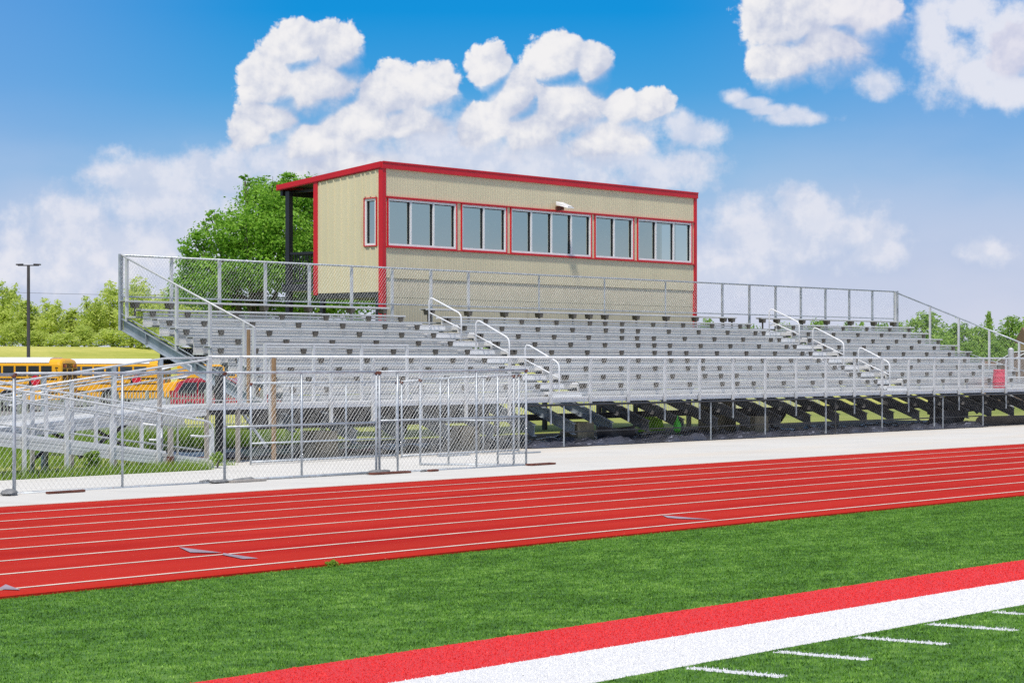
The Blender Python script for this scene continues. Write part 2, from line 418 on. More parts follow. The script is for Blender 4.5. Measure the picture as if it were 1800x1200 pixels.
# artificial turf, crowned towards the middle of the field
def turf_z(x, y): return max(-.02, .147*(14.45-y)/7.15) if y > 7.3 else .147+.012*(7.3-y)
sheet([-60, -20, 0, 10, 20, 30, 60, 160], [-40, -10, 0, 4, 7.3, 10, 12, 14.45], turf_z, 'football_field', 'turf')
def blades(name, X, Y, Z, h, w, m, kind, lean=.5, label=None, cat=None, parent=None):
    n = len(X); a = RNG.uniform(0, 2*pi, n); hh = h*RNG.uniform(.55, 1.3, n)*(np.where((Y > 7.38) & (Y < 9.3), .5, 1.0) if name == 'turf_fibres' else 1.0); ww = w*RNG.uniform(.6, 1.3, n)
    la = RNG.uniform(0, 2*pi, n); le = hh*RNG.uniform(0, lean, n)
    dx, dy = np.cos(a)*ww/2, np.sin(a)*ww/2
    v = np.empty((n, 3, 3))
    v[:, 0] = np.stack([X-dx, Y-dy, Z], 1); v[:, 1] = np.stack([X+dx, Y+dy, Z], 1)
    v[:, 2] = np.stack([X+np.cos(la)*le, Y+np.sin(la)*le, Z+hh], 1)
    me = bpy.data.meshes.new(name); me.vertices.add(n*3); me.vertices.foreach_set('co', v.reshape(-1))
    me.loops.add(n*3); me.loops.foreach_set('vertex_index', np.arange(n*3)); me.polygons.add(n)
    me.polygons.foreach_set('loop_start', np.arange(n)*3); me.update(calc_edges=True); me.validate()
    me.materials.append(M[m]); o = bpy.data.objects.new(name, me); COL.objects.link(o)
    if parent: o.parent = parent
    return tag(o, label, cat, kind=kind)
# fibres over the part of the field the photo shows, with a margin
N = 800000; X = RNG.uniform(3, 36, N); Y = RNG.uniform(5.2, 14.44, N)
lo = (Y*(CA-.29*SA)/(SA+.29*CA)); hi = (Y*(CA+.29*SA)/(SA-.29*CA)); dep = X*CA+Y*SA
keep = (X > lo) & (X < hi) & (dep > 9.8); X, Y = X[keep], Y[keep]
Z = np.where(Y > 7.3, .147*(14.45-Y)/7.15, .147+.012*(7.3-Y))
blades('turf_fibres', X, Y, Z, .0145, .0075, 'turf_fibre', 'stuff', 1.1, 'short green artificial turf fibres of the football field', 'turf')
# long grass round the ramp and behind the front of the stand
def patch(n, x0, x1, y0, y1, h, name, label):
    X = RNG.uniform(x0, x1, n); Y = RNG.uniform(y0, y1, n)
    d = np.sin(X*2.1)*np.cos(Y*2.7)+np.sin(X*.9+Y*1.3); k = RNG.uniform(-1.6, 1.6, n) < d
    X, Y = X[k], Y[k]; Z = np.array([terrain(x, y) for x, y in zip(X, Y)])
    return blades(name, X, Y, Z, h, .02, 'weed', 'stuff', .9, label, 'grass')
patch(9000, 20, 27.6, 30.45, 31.05, .20, 'long_grass', 'tall unmown grass in front of the lower access ramp')
patch(5000, 27.4, 29.3, 31.6, 33.2, .13, 'weeds', 'low green weeds at the foot of the access ramp')
patch(26000, 29.5, 40.5, 39.6, 45, .42, 'tall_weeds', 'bright tall weeds growing behind the left bay of the bleachers')
patch(9000, 20, 29, 33.9, 40, .25, 'rough_grass', 'rough grass between the ramp and the picket fence')

# ------------------------------------------------------------------ bleachers
bl = tag(empty('bleachers', (49.8, 36, 0)), 'long aluminium bleachers with ten seat rows, two stair aisles and a raised front walkway', 'bleachers')
FX = [32.74] + [32.5+1.502*k for k in range(1, 24)]; DECK = 1.03
Ys = lambda j: 33.85+.566*j; Zs = lambda j: 1.385+.21*j      # front edge and top of seat row j (0-9)
AIS = [(41.35, 42.75), (57.15, 58.55)]
segs = [(32.62, AIS[0][0]), (AIS[0][1], AIS[1][0]), (AIS[1][1], 67.12)]
planks = []
for j in range(10):
    y, z = Ys(j), Zs(j)
    for k, (a, b) in enumerate(segs):
        m = MB()
        if k == 0: a = 32.62+random.uniform(-.03, .03)
        if k == 2: b = 67.1+random.uniform(-.05, .08)
        joint = [a]; t = a+random.uniform(3.5, 6)
        while t < b-2: joint.append(t); t += 6.1
        joint.append(b)
        for p, q in zip(joint, joint[1:]):
            dz = random.uniform(-.004, .004)
            m.extrude([(y, z-.045+dz), (y-.012, z-.032+dz), (y-.012, z-.01+dz), (y, z+dz), (y+.235, z+dz), (y+.235, z-.045+dz), (y+.215, z-.045+dz), (y+.215, z-.012+dz), (y+.02, z-.012+dz), (y+.02, z-.045+dz)], p+.004, q-.004)
        planks.append((j, a, b, m.build('seat_plank', 'alu', bl)))
    # footboards behind the seat in front, riser closing the gap up to the next footboard
    zf = z-.36
    m = MB(); y0 = (32.56 if j == 0 else y-.566+.20); y1 = y+.235
    if j > 0:
        m.box(32.66, 67.05, y0+.07, y0+.07+.245, zf-.04, zf); m.box(32.66, 67.05, y0+.33, y+.04, zf-.04, zf-.002)
        m.build('footboard', 'alu', bl)
    m = MB(); r0 = y+.045
    for a, b in ((32.7, AIS[0][0]-.03), (AIS[0][1]+.03, AIS[1][0]-.03), (AIS[1][1]+.03, 67.0)):
        m.box(a, b, r0, r0+.02, z-.126, z-.070); m.box(a, b, r0+.004, r0+.022, z-.213, z-.144)
    m.box(32.7, 67.0, r0+.006, r0+.024, z-.36, z-.226)
    if j < 9: m.build('riser_board', 'alu_dim', bl)
# brackets: dark trapezoids under the front of the seats
def bracket_mb(x, j):
    y, z = Ys(j)-.002, Zs(j)-.047
    m = MB(); w0, w1, h = .082, .052, .115; dp = .046 if j < 9 else .18
    m.hexa([(x-w1, y, z-h), (x+w1, y, z-h), (x+w1, y+dp, z-h), (x-w1, y+dp, z-h), (x-w0, y, z), (x+w0, y, z), (x+w0, y+dp, z), (x-w0, y+dp, z)])
    if j == 9: m.box(x-.02, x+.02, y+.06, y+.10, z-.31, z-h+.01)
    return m
spots = []
for j in range(10):
    xsb = [x for x in FX[1:-1]] + [FX[0]+.22, FX[-1]-.22]
    xsb += [49.75 + (.03 if j % 2 else -.02)]
    for a0, a1 in AIS: xsb += [a0-.16, a1+.16]
    for x in xsb:
        if any(a0-.05 < x < a1+.05 for a0, a1 in AIS): continue
        spots.append((x*CA+Ys(j)*SA, x, j))
spots.sort()
for d, x, j in spots[:100]:
    pl = next(p for jj, a, b, p in planks if jj == j and a-.1 <= x <= b+.1)
    bracket_mb(x, j).build('seat_bracket', 'bracket', pl)
rest = MB()
for d, x, j in spots[100:]:
    t = bracket_mb(x, j); n = len(rest.v); rest.v += t.v; rest.f += [tuple(i+n for i in f) for f in t.f]
tag(rest.build('seat_brackets', 'bracket', bl), kind='stuff')
# front walkway
m = MB()
for i in range(5): m.box(29.3, 72.0, 32.58+.25*i, 32.58+.25*i+.243, DECK-.045, DECK)
m.build('walkway_deck', 'alu', bl)
m = MB(); m.box(29.28, 72.0, 32.53, 32.565, DECK-.10, DECK+.012); m.box(29.28, 72.0, 32.515, 32.53, DECK-.012, DECK+.02)
m.build('walkway_edge', 'step', bl)
# stair aisles
for a0, a1 in AIS:
    for j in range(9):
        y, z = Ys(j), Zs(j)-.36
        m = MB(); sh = -.02*j
        m.box(a0+.12, a1-.12, y-.19, y+.035, z+.075, z+.105); m.box(a0+.12, a1-.12, y-.20, y-.191, z+.0, z+.104); m.box(a0+.02, a0+.119, y-.17, y-.16, z+.02, z+.1)
        so_ = m.build('aisle_step', 'step', bl)
        MB().box(a0+.12, a1-.12, y-.202, y-.17, z+.105, z+.110).build('nosing', 'black', so_)
        for q, e in ((a0-.028, a0-.004), (a1+.004, a1+.028)): MB().box(q, e, y+.0, y+.24, z+.30, z+.355).build('seat_end_cap', 'step', bl)
        
def handrail(x, y0, z0, y1, z1):        # low post (y0), high post (y1); loop rail with mid rail
    h0, h1 = z0+.70, z1+.70; m = MB(); c = .11
    m.tube([(x, y0, z0), (x, y0, h0-.10), (x, y0+.02, h0-.02), (x, y0+.09, h0+.05), (x, y1-.14, h1+.02), (x, y1-.05, h1+.035), (x, y1, h1-.03), (x, y1, z1)], .021, 8)
    m.tube([(x, y0, h0-.36), (x, y1, h1-.33)], .018, 8)
    m.lathe([(.06, 0), (.06, .012)], (x, y0, z0), 12); m.lathe([(.06, 0), (.06, .012)], (x, y1, z1), 12)
    m.build('handrail', 'white_rail', bl, smooth=True)
for x in (42.05, 57.85):
    handrail(x, 33.9, 1.14, 34.98, 1.56); handrail(x, 35.5, 1.75, 36.6, 2.18); handrail(x, 37.1, 2.38, 38.2, 2.78)
# raker beams on every frame line
for i, x in enumerate(FX):
    end = i in (0, 23)
    y0, z0, y1, z1, h = 33.0, .40, 39.15, 2.86, .27
    if i == 0: y0, z0 = 33.6, .66
    m = MB(); t = .004
    w = .075
    def sl(dx0, dx1, dz0, dz1):
        m.hexa([(x+dx0, y0, z0+dz0), (x+dx1, y0, z0+dz0), (x+dx1, y1, z1+dz0), (x+dx0, y1, z1+dz0), (x+dx0, y0, z0+dz1), (x+dx1, y0, z0+dz1), (x+dx1, y1, z1+dz1), (x+dx0, y1, z1+dz1)])
    sl(-.006, .006, -h+.014, -.014); sl(-w, w, -.014, 0); sl(-w, w, -h, -h+.014)
    if i == 0:
        for q in (.25, .55, .85):
            yy = y0+(y1-y0)*q; zz = z0+(z1-z0)*q; m.box(x-w, x-.006, yy-.012, yy+.012, zz-h+.02, zz-.016)
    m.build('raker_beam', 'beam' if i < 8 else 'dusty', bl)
# cross girders carrying the rakers, and posts
for y, z, h in ((34.2, .60, .15), (38.2, 2.2, .37)):
    m = MB(); m.box(33.0, 67, y-.1, y+.1, z-.02, z+.0); m.box(33.0, 67, y-.01, y+.01, z-h+.02, z-.02); m.box(33.0, 67, y-.1, y+.1, z-h, z-h+.02)
    m.build('cross_girder', 'black' if y > 36 else 'dark_steel', bl)
m = MB(); m.box(31.9, 39.6, 34.05, 34.09, .50, .96); m.box(31.9, 39.6, 33.98, 34.16, .46, .50); m.build('cross_girder', 'dark_steel', bl)
# guard rail along the front walkway
gr = empty('front_guard_rail', (0, 0, 0), bl)
posts = [FX[k]-.02 for k in range(-0, 24)]
px = [30.98] + posts + [68.6, 70.1, 71.6]
for i, x in enumerate(px):
    m = MB(); m.box(x-.034, x+.034, 32.462, 32.51, .85 if i > 5 else .62, 1.985)
    if i > 5: pass
    po_ = m.build('rail_post', 'rail', gr)
    if i > 5: MB().box(x-.018, x+.018, 32.475, 32.505, -.13 if i % 2 == 0 and i > 10 else .42, .848).build('post_tail', 'galv', gr)
MB().tube([(29.3, 32.48, 1.985), (72, 32.48, 1.985)], .024, 8).build('top_rail', 'white_rail', gr, smooth=True)
MB().tube([(29.3, 32.48, 1.12), (72, 32.48, 1.12)], .012, 6).build('bottom_rail', 'rail', gr)
wires(MB(), (29.4, 32.455, 0), (1, 0, 0), (0, 0, 1), [(0, 1.0), (42.6, 1.0), (42.6, 1.975), (0, 1.975)], .085, .0011).build('chain_mesh', 'wire', gr)
# short rail before the first row, left bay
rr = empty('row_guard_rail', (0, 0, 0), bl)
for x in (32.02, 33.45, 34.93, 36.4):
    MB().box(x-.032, x+.032, 33.72, 33.765, DECK, 2.25).build('rail_post', 'rail', rr)
MB().tube([(31.99, 33.74, 2.25), (36.43, 33.74, 2.25)], .022, 8).build('top_rail', 'rail', rr)
MB().tube([(31.99, 33.74, 1.62), (36.43, 33.74, 1.62)], .014, 8).build('mid_rail', 'rail', rr)
# back guard rail
YB = 39.25
br = empty('back_guard_rail', (0, 0, 0), bl)
for k in range(24):
    x = 32.75+k*1.503; corner = k in (0, 23)
    m = MB()
    if k in range(9, 16): m.tube([(x, YB, 2.6), (x, YB, 4.30)], .024, 8)
    else: m.box(x-.036, x+.036, YB-.025, YB+.025, 2.6, 4.30)
    if k in range(9, 16) and k % 2: continue
    m.build('rail_post', 'galv' if k in range(9, 16) else ('rail' if k < 9 else 'galv'), br)
    if corner: MB().tube([(x-.10 if k == 0 else x+.10, YB-.06, 2.6), (x-.10 if k == 0 else x+.10, YB-.06, 4.34)], .03, 8).build('corner_post', 'galv', br)
xa, xb = 32.66, 32.75+23*1.503+.1
MB().tube([(xa, YB-.05, 4.31), (xb, YB-.05, 4.31)], .024, 8).build('top_rail', 'galv', br, smooth=True)
MB().tube([(xa, YB-.05, 3.37), (xb, YB-.05, 3.37)], .018, 8).build('bottom_rail', 'galv', br)
wires(MB(), (xa, YB-.075, 0), (1, 0, 0), (0, 0, 1), [(0, 3.36), (xb-xa, 3.36), (xb-xa, 4.335), (0, 4.335)], .095, .0014).build('chain_mesh', 'wire', br)
# sloping guard rails at both ends
def side_rail(x, ys_, foot, bright, yend, zend):
    s = empty('side_guard_rail', (0, 0, 0), bl)
    zt = lambda y: 4.30+(y-39.15)*(4.30-zend)/(39.15-yend)
    for y in ys_: MB().box(x-.03, x+.03, y-.03, y+.03, foot(y), zt(y)-.01).build('rail_post', 'rail', s)
    MB().tube([(x, 39.2, zt(39.2)), (x, yend, zt(yend))], .025, 8).build('top_rail', bright, s, smooth=True)
    lo = lambda y: foot(y)+.10
    MB().tube([(x, 39.2, lo(39.2)), (x, yend, lo(yend))], .016, 8).build('bottom_rail', 'galv', s)
    wires(MB(), (x-.02, 0, 0), (0, 1, 0), (0, 0, 1), [(yend, lo(yend)), (39.2, lo(39.2)), (39.2, zt(39.2)+.02), (yend, zt(yend)+.02)], .095, .0014).build('chain_mesh', 'wire', s)
side_rail(32.70, (39.0, 37.3, 36.2, 35.1, 34.8), lambda y: max(1.0, 2.86-.4*(39.15-y)+.0), 'rail', 34.78, 2.62)
side_rail(67.12, (39.1, 37.75, 36.65, 35.5, 34.4, 33.3), lambda y: max(1.0, 2.86-.4*(39.15-y)), 'galv', 32.6, 1.86)
# extra posts at the left end of the walkway
MB().box(29.28, 29.36, 32.44, 32.52, 1.03, 2.0).build('landing_post', 'rail', bl)
MB().box(30.1, 30.17, 32.44, 32.52, 1.03, 2.0).build('landing_post', 'rail', bl)
for x, top in ((29.32, .95), (30.15, .95), (31.02, 1.96)):
    MB().box(x-.035, x+.035, 32.52 if top < 1 else 32.40, 32.59 if top < 1 else 32.46, -.14, top).build('timber_post', 'wood' if top > 1 else 'wood_grey', bl)
MB().box(31.42, 31.47, 33.60, 33.66, 1.03, 2.55).build('timber_post', 'wood', bl)
MB().bar((30.35, 32.7, .92), (30.98, 32.6, .15), .05, .05).build('diagonal_brace', 'galv', bl)
MB().box(29.3, 31.9, 32.6, 33.8, DECK-.2, DECK-.05).build('landing_frame', 'dark_steel', bl)

# piers under the stand
for r, (y0, y1, top) in enumerate(((33.0, 33.55, .42), (37.7, 38.7, 1.915))):
    for k in range(8):
        x = (33.15, 37.75, 42.0, 46.3, 49.65, 55.0, 60, 65)[k]
        if r == 1 and k != 5: continue
        if r == 0 and k not in (0, 1, 2, 4): continue
        m = MB(); w = .34 if r == 0 else .3
        m.hexa([(x-w, y0, -.3), (x+w, y0, -.3), (x+w, y1, -.3), (x-w, y1, -.3), (x-w*.93, y0+.03, top), (x+w*.93, y0+.03, top), (x+w*.93, y1-.03, top), (x-w*.93, y1-.03, top)])
        o = m.build('concrete_pier', 'pier', None, bevel=.015)
        if r == 1: k = 0
        if r == 0 and k == 4: k = 3
        nth = ['first', 'second', 'third', 'fourth', 'fifth', 'sixth', 'seventh', 'eighth'][k]
        tag(o, '%s stained concrete pier from the left under the front of the bleachers' % nth if r == 0 else 'tall concrete pier under the back of the bleachers', 'pier', 'concrete piers under the bleachers')
o = MB().box(31.42, 31.56, 34.5, 34.63, -.25, 1.6).build('column', 'black'); tag(o, 'thin black column behind the left end of the walkway', 'column')
# crumpled plastic on the ground in front of the open underside
def crumple(name, x0, x1, y0, y1, nx, ny, zf, amp, label, m='plastic'):
    v = []; rg = np.random.default_rng(hash(name) % 999 if False else len(name)*7+nx)
    ph = rg.uniform(0, 6, 12)
    for j in range(ny+1):
        for i in range(nx+1):
            x = x0+(x1-x0)*i/nx; y = y0+(y1-y0)*j/ny
            e = min(1, min(i, nx-i)/2, min(j, ny-j)/1.0)
            n = sin(x*2.1+ph[0]+2*sin(y*3+ph[1]))*.4+sin(x*5.7+y*4+ph[2])*.3+abs(sin(x*3.3-y*7+ph[3]))*.5+rg.uniform(-.25, .25)
            v.append((x+rg.uniform(-.04, .04), y+(rg.uniform(-.05, .05)), zf(x, y)+.02+max(0, n*.5+.4)*amp*e))
    f = [(j*(nx+1)+i, j*(nx+1)+i+1, (j+1)*(nx+1)+i+1, (j+1)*(nx+1)+i) for j in range(ny) for i in range(nx)]
    mb = MB(); mb.v = v; mb.f = f
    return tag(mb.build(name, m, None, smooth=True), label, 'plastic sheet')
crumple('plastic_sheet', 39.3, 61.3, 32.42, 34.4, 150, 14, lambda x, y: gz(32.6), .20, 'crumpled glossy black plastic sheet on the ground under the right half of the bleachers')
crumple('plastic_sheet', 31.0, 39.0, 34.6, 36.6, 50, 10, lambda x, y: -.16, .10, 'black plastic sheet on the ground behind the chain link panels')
# low black mesh fence closing the underside
bf = tag(empty('mesh_fence', (50, 32.4, 0)), 'low black chain link fence with a black top pipe below the bleacher walkway', 'fence')
MB().tube([(38.6, 32.41, .87), (72, 32.41, .87)], .026, 8).build('top_rail', 'black', bf)
MB().tube([(40.5, 32.62, .22), (61.3, 32.62, .21)], .018, 8).build('bottom_rail', 'dark_steel', bf)
wires(MB(), (43.4, 32.40, 0), (1, 0, 0), (0, 0, 1), [(0, -.10), (28.6, -.10), (28.6, .905), (0, .905)], .11, .0013).build('chain_mesh', 'wire_dark', bf)
for k in range(1, 21, 4): MB().tube([(38.6+1.502*k*1.0+.3, 32.43, -.12), (38.6+1.502*k+.3, 32.43, .87)], .019, 8).build('fence_post', 'galv' if k % 3 else 'dark_steel', bf)
# dusty tarps hanging between frames
def tarp(x0, x1, y, z0, z1, label, n=8, sag=.06):
    mb = MB(); ny = 5
    for j in range(ny+1):
        for i in range(n+1):
            u = i/n; w = j/ny
            mb.v.append((x0+(x1-x0)*u, y+.07*sin(u*9+w*3)+random.uniform(-.03, .03)+.25*(1-w)*.3, z0+(z1-z0)*w-sag*sin(pi*u)*(1 if j == ny else .6)+(random.uniform(-.07, .10) if j == 0 else 0)))
    mb.f = [(j*(n+1)+i, j*(n+1)+i+1, (j+1)*(n+1)+i+1, (j+1)*(n+1)+i) for j in range(ny) for i in range(n)]
    return tag(mb.build('tarp', 'tarp', None, smooth=True), label, 'tarp', 'black tarps under the bleachers')
tarp(42.4, 43.75, 32.9, -.12, .32, 'solid black tarp standing beside the stained third pier')
tarp(59.2, 61.2, 33.2, -.1, .45, 'black tarp hung just left of the end of the low mesh fence')
tarp(61.25, 72, 32.75, -.13, .20, 'long black tarp along the ground under the red barrel', 30, .03)
tarp(61.5, 66, 34.6, .25, .80, 'sagging black tarp under the walkway below the red barrel', 14)
tarp(51.5, 53.5, 34.8, .1, .5, 'loose black tarp hanging behind the fourth pier')
# lime netting and a green bag
mb = MB(); mb.poly([(47.3, 35.42, .0), (48.5, 35.4, .02), (48.35, 35.4, .33), (47.7, 35.42, .46), (47.3, 35.42, .48)])
tag(mb.build('netting', 'lime'), 'bright lime green netting stretched under the bleachers', 'netting')
mb = MB(); mb.lathe([(.01, .34), (.03, .25), (.07, .16), (.11, .05), (.10, -.05), (.05, -.10), (.01, -.11)], (45.95, 33.15, .17), 12)
for i, v in enumerate(mb.v): mb.v[i] = (v[0]+random.uniform(-.012, .012), v[1]+random.uniform(-.012, .012), v[2])
tag(mb.build('bag', 'green_bag'), 'small bright green bag hanging under the bleachers', 'bag')
# barrel on the walkway
rb = tag(empty('barrel', (63.9, 33.42, DECK)), 'faded red plastic barrel standing on the walkway at the right end', 'barrel')
prof = [(.215, 0), (.235, .03), (.232, .17), (.240, .19), (.230, .21), (.222, .36), (.230, .38), (.218, .40), (.205, .55), (.212, .57), (.205, .60), (.19, .60), (.185, .57)]
MB().lathe(prof, (63.9, 33.42, DECK), 28).build('body', 'barrel', rb, smooth=True)
MB().lathe([(.244, .185), (.25, .195), (.244, .205)], (63.9, 33.42, DECK), 28).build('hoop', 'barrel', rb)

# ------------------------------------------------------------------ press box
bx = tag(empty('press_box', (50.5, 43, 0)), 'beige ribbed metal press box with red trim and a long band of windows', 'press box')
X0, X1, Y0, Y1 = 43.25, 57.84, 41.0, 43.54
ZW0, ZW1 = 5.03, 6.30
G = [(43.45, 46.23, 3), (46.47, 48.40, 2), (48.62, 52.36, 4), (52.57, 54.48, 2), (54.72, 57.57, 3)]
zroof = lambda y: 7.10-(y-Y0)*.102
def ribs(mb, a, b, z0, z1, pitch, y, axis='x', out=-1, zt=None, d=.030):
    q = .032 if d > .02 else .016
    n = max(1, int((b-a)/pitch))
    for i in range(n+1):
        c = a+.04+i*pitch
        if c > b-.03: break
        top = (zt(c) if zt else z1)
        if axis == 'x': mb.hexa([(c-q, y, z0), (c+q, y, z0), (c+q*.5, y+out*d, z0), (c-q*.5, y+out*d, z0), (c-q, y, top), (c+q, y, top), (c+q*.5, y+out*d, top), (c-q*.5, y+out*d, top)])
        else: mb.hexa([(y, c-q, z0), (y, c+q, z0), (y+out*d, c+q*.5, z0), (y+out*d, c-q*.5, z0), (y, c-q, top), (y, c+q, top), (y+out*d, c+q*.5, top), (y+out*d, c-q*.5, top)])
fw = empty('front_wall', (0, 0, 0), bx)
m = MB(); m.box(X0+.05, X1-.05, Y0, Y0+.1, ZW1+.03, 7.12); ribs(m, X0+.1, X1-.05, ZW1+.06, 7.08, .105, Y0, d=.0035); m.build('upper_band', 'siding', fw)
m = MB(); m.box(X0+.05, X1-.05, Y0, Y0+.1, 4.15, ZW0-.03); ribs(m, X0+.1, X1-.05, 4.15, ZW0-.05, .105, Y0, d=.0035); m.build('middle_band', 'siding', fw)
m = MB(); m.box(X0+.05, X1-.05, Y0+.03, Y0+.13, 2.3, 3.62); m.box(X0+.05, X1-.05, Y0+.026, Y0+.126, 3.63, 4.146)
ribs(m, X0+.1, X1-.05, 2.3, 4.15, .105, Y0+.026, d=.003)
m.build('lower_band', 'siding_low', fw)
edges = [X0+.05] + [v for g in G for v in g[:2]] + [X1-.05]
m = MB()
for i in range(0, len(edges), 2):
    m.box(edges[i], edges[i+1], Y0+.002, Y0+.1, ZW0-.028, ZW1+.028)
m.build('window_pier', 'siding', fw)
# left wall with its window opening
sw = empty('side_wall', (0, 0, 0), bx)
wy0, wy1 = 41.19, 41.66
m = MB()
def wallpiece(x, ya, yb, za, zb, sl=False):
    zt = (lambda y: zroof(y)) if sl else (lambda y: zb)
    m.hexa([(x, ya, za), (x+.1, ya, za), (x+.1, yb, za), (x, yb, za), (x, ya, zt(ya)), (x+.1, ya, zt(ya)), (x+.1, yb, zt(yb)), (x, yb, zt(yb))])
wallpiece(X0, Y0+.06, wy0, 3.77, 0, True); wallpiece(X0, wy1, Y1-.03, 3.77, 0, True)
wallpiece(X0, wy0, wy1, 3.77, ZW0); wallpiece(X0, wy0, wy1, ZW1, 0, True)
ribs(m, wy1+.08, Y1-.02, 3.77, 0, .262, X0, 'y', -1, lambda c: zroof(c)-.02)
ribs(m, wy0, wy1+.05, 3.77, ZW0-.06, .203, X0, 'y', -1)
ribs(m, wy0, wy1+.05, ZW1+.06, 0, .203, X0, 'y', -1, lambda c: zroof(c)-.02)
m.build('left_panel', 'siding', sw)
m = MB(); wallpiece(X1-.1, Y0+.06, Y0+.25, 3.77, 0, True); wallpiece(X1-.1, Y0+1.35, Y1-.03, 3.77, 0, True); wallpiece(X1-.1, Y0+.25, Y0+1.35, 3.77, ZW0); wallpiece(X1-.1, Y0+.25, Y0+1.35, ZW1, 0, True)
m.build('right_panel', 'siding', sw)
m = MB(); m.box(X0+.1, X1-.1, Y1-.1, Y1, 3.77, 6.86)
m.build('back_wall', 'siding', bx)
# corner trim and fascia
for x, y, z0, z1 in ((X0-.03, Y0-.03, 1.9, 7.14), (X1-.12, Y0-.03, 1.9, 7.14), (X0-.03, Y1-.08, 3.72, 6.9)):
    MB().box(x, x+.15, y, y+.15, z0, z1).build('corner_trim', 'red', bx, bevel=.006)
YR = 45.02
m = MB()
m.hexa([(X0-.05, Y0-.06, 7.10), (X1+.05, Y0-.06, 7.10), (X1+.05, Y0+.02, 7.10), (X0-.05, Y0+.02, 7.10), (X0-.05, Y0-.06, 7.285), (X1+.05, Y0-.06, 7.285), (X1+.05, Y0+.02, 7.285), (X0-.05, Y0+.02, 7.285)])
m.box(X0-.052, X1+.052, Y0-.075, Y0-.06, 7.255, 7.295)
m.build('front_fascia', 'red', bx)
for x in (X0-.05, X1-.03):
    m = MB()
    za, zb = 7.105, 7.105-.102*(YR-Y0)
    m.hexa([(x, Y0+.022, za), (x+.08, Y0+.022, za), (x+.08, YR, zb), (x, YR, zb), (x, Y0+.022, za+.175), (x+.08, Y0+.022, za+.175), (x+.08, YR, zb+.15), (x, YR, zb+.15)])
    m.hexa([(x-.014, Y0+.0, za+.03), (x-.001, Y0+.0, za+.03), (x-.001, YR, zb+.02), (x-.014, YR, zb+.02), (x-.014, Y0+.0, za+.185), (x-.001, Y0+.0, za+.185), (x-.001, YR, zb+.155), (x-.014, YR, zb+.155)])
    m.build('side_fascia', 'red', bx)
m = MB(); za, zb = 7.25, 6.85
m.hexa([(X0+.035, Y0+.022, za-.05), (X1-.035, Y0+.022, za-.05), (X1-.035, YR, zb-.05), (X0+.035, YR, zb-.05), (X0+.035, Y0+.022, za), (X1-.035, Y0+.022, za), (X1-.035, YR, zb), (X0+.035, YR, zb)])
m.build('roof', 'dark_steel', bx)
MB().box(X0-.04, X1+.04, YR-.0, YR+.06, 6.70, 6.86).build('rear_fascia', 'red', bx)
m = MB()
for i in range(9):
    x = X0+.35+i*1.72; m.box(x, x+.07, Y1+.02, YR-.02, 6.64, 6.72)
m.box(X0+.04, X1-.04, YR-.12, YR-.02, 6.55, 6.70)
m.build('porch_rafters', 'black', bx)
# windows
def window(a, b, n, axis='x'):
    w = empty('window', (0, 0, 0), bx)
    P = (lambda u0, u1, d0, d1, z0, z1: MBX.box(u0, u1, Y0+d0, Y0+d1, z0, z1)) if axis == 'x' else (lambda u0, u1, d0, d1, z0, z1: MBX.box(X0+d0, X0+d1, u0, u1, z0, z1))
    MBX = MB(); t = .026
    P(a-t, b+t, -.045, .0, ZW1, ZW1+t); P(a-t, b+t, -.045, .0, ZW0-t, ZW0); P(a-t, a, -.045, .0, ZW0, ZW1); P(b, b+t, -.045, .0, ZW0, ZW1)
    MBX.build('red_trim', 'red', w)
    MBX = MB(); f = .058
    P(a, b, -.02, .07, ZW1-f, ZW1); P(a, b, -.02, .07, ZW0, ZW0+f); P(a, a+f, -.02, .07, ZW0+f, ZW1-f); P(b-f, b, -.02, .07, ZW0+f, ZW1-f)
    s = (b-a)/n
    for i in range(1, n): P(a+i*s-.03, a+i*s+.03, -.015, .07, ZW0+f, ZW1-f)
    MBX.build('frame', 'frame', w)
    MBX = MB()                                            # dark strips along one side and the top of each pane
    for i in range(n):
        p0 = a+f if i == 0 else a+i*s+.03; p1 = b-f if i == n-1 else a+(i+1)*s-.03
        P(p1-.022, p1-.002, .015, .068, ZW0+f+.002, ZW1-f-.002); P(p0+.002, p1-.024, .03, .068, ZW1-f-.02, ZW1-f-.002)
    MBX.build('edge_strip', 'black', w)
    for i in range(n):
        p0 = a+f if i == 0 else a+i*s+.03; p1 = b-f if i == n-1 else a+(i+1)*s-.03
        q = MB()
        if axis == 'x': q.quad((p0, Y0+.05, ZW0+f), (p1, Y0+.05, ZW0+f), (p1, Y0+.05, ZW1-f), (p0, Y0+.05, ZW1-f))
        else: q.quad((X0+.05, p0, ZW0+f), (X0+.05, p1, ZW0+f), (X0+.05, p1, ZW1-f), (X0+.05, p0, ZW1-f))
        q.build('pane', 'glass', w)
for g in G: window(*g)
window(wy0+.02, wy1-.02, 1, 'y')
# continuous red line above and below the band
m = MB(); m.box(X0+.12, X1-.12, Y0-.05, Y0+.0, ZW1+.027, ZW1+.06); m.box(X0+.12, X1-.12, Y0-.05, Y0, ZW0-.06, ZW0-.027); m.build('band_trim', 'red', bx)
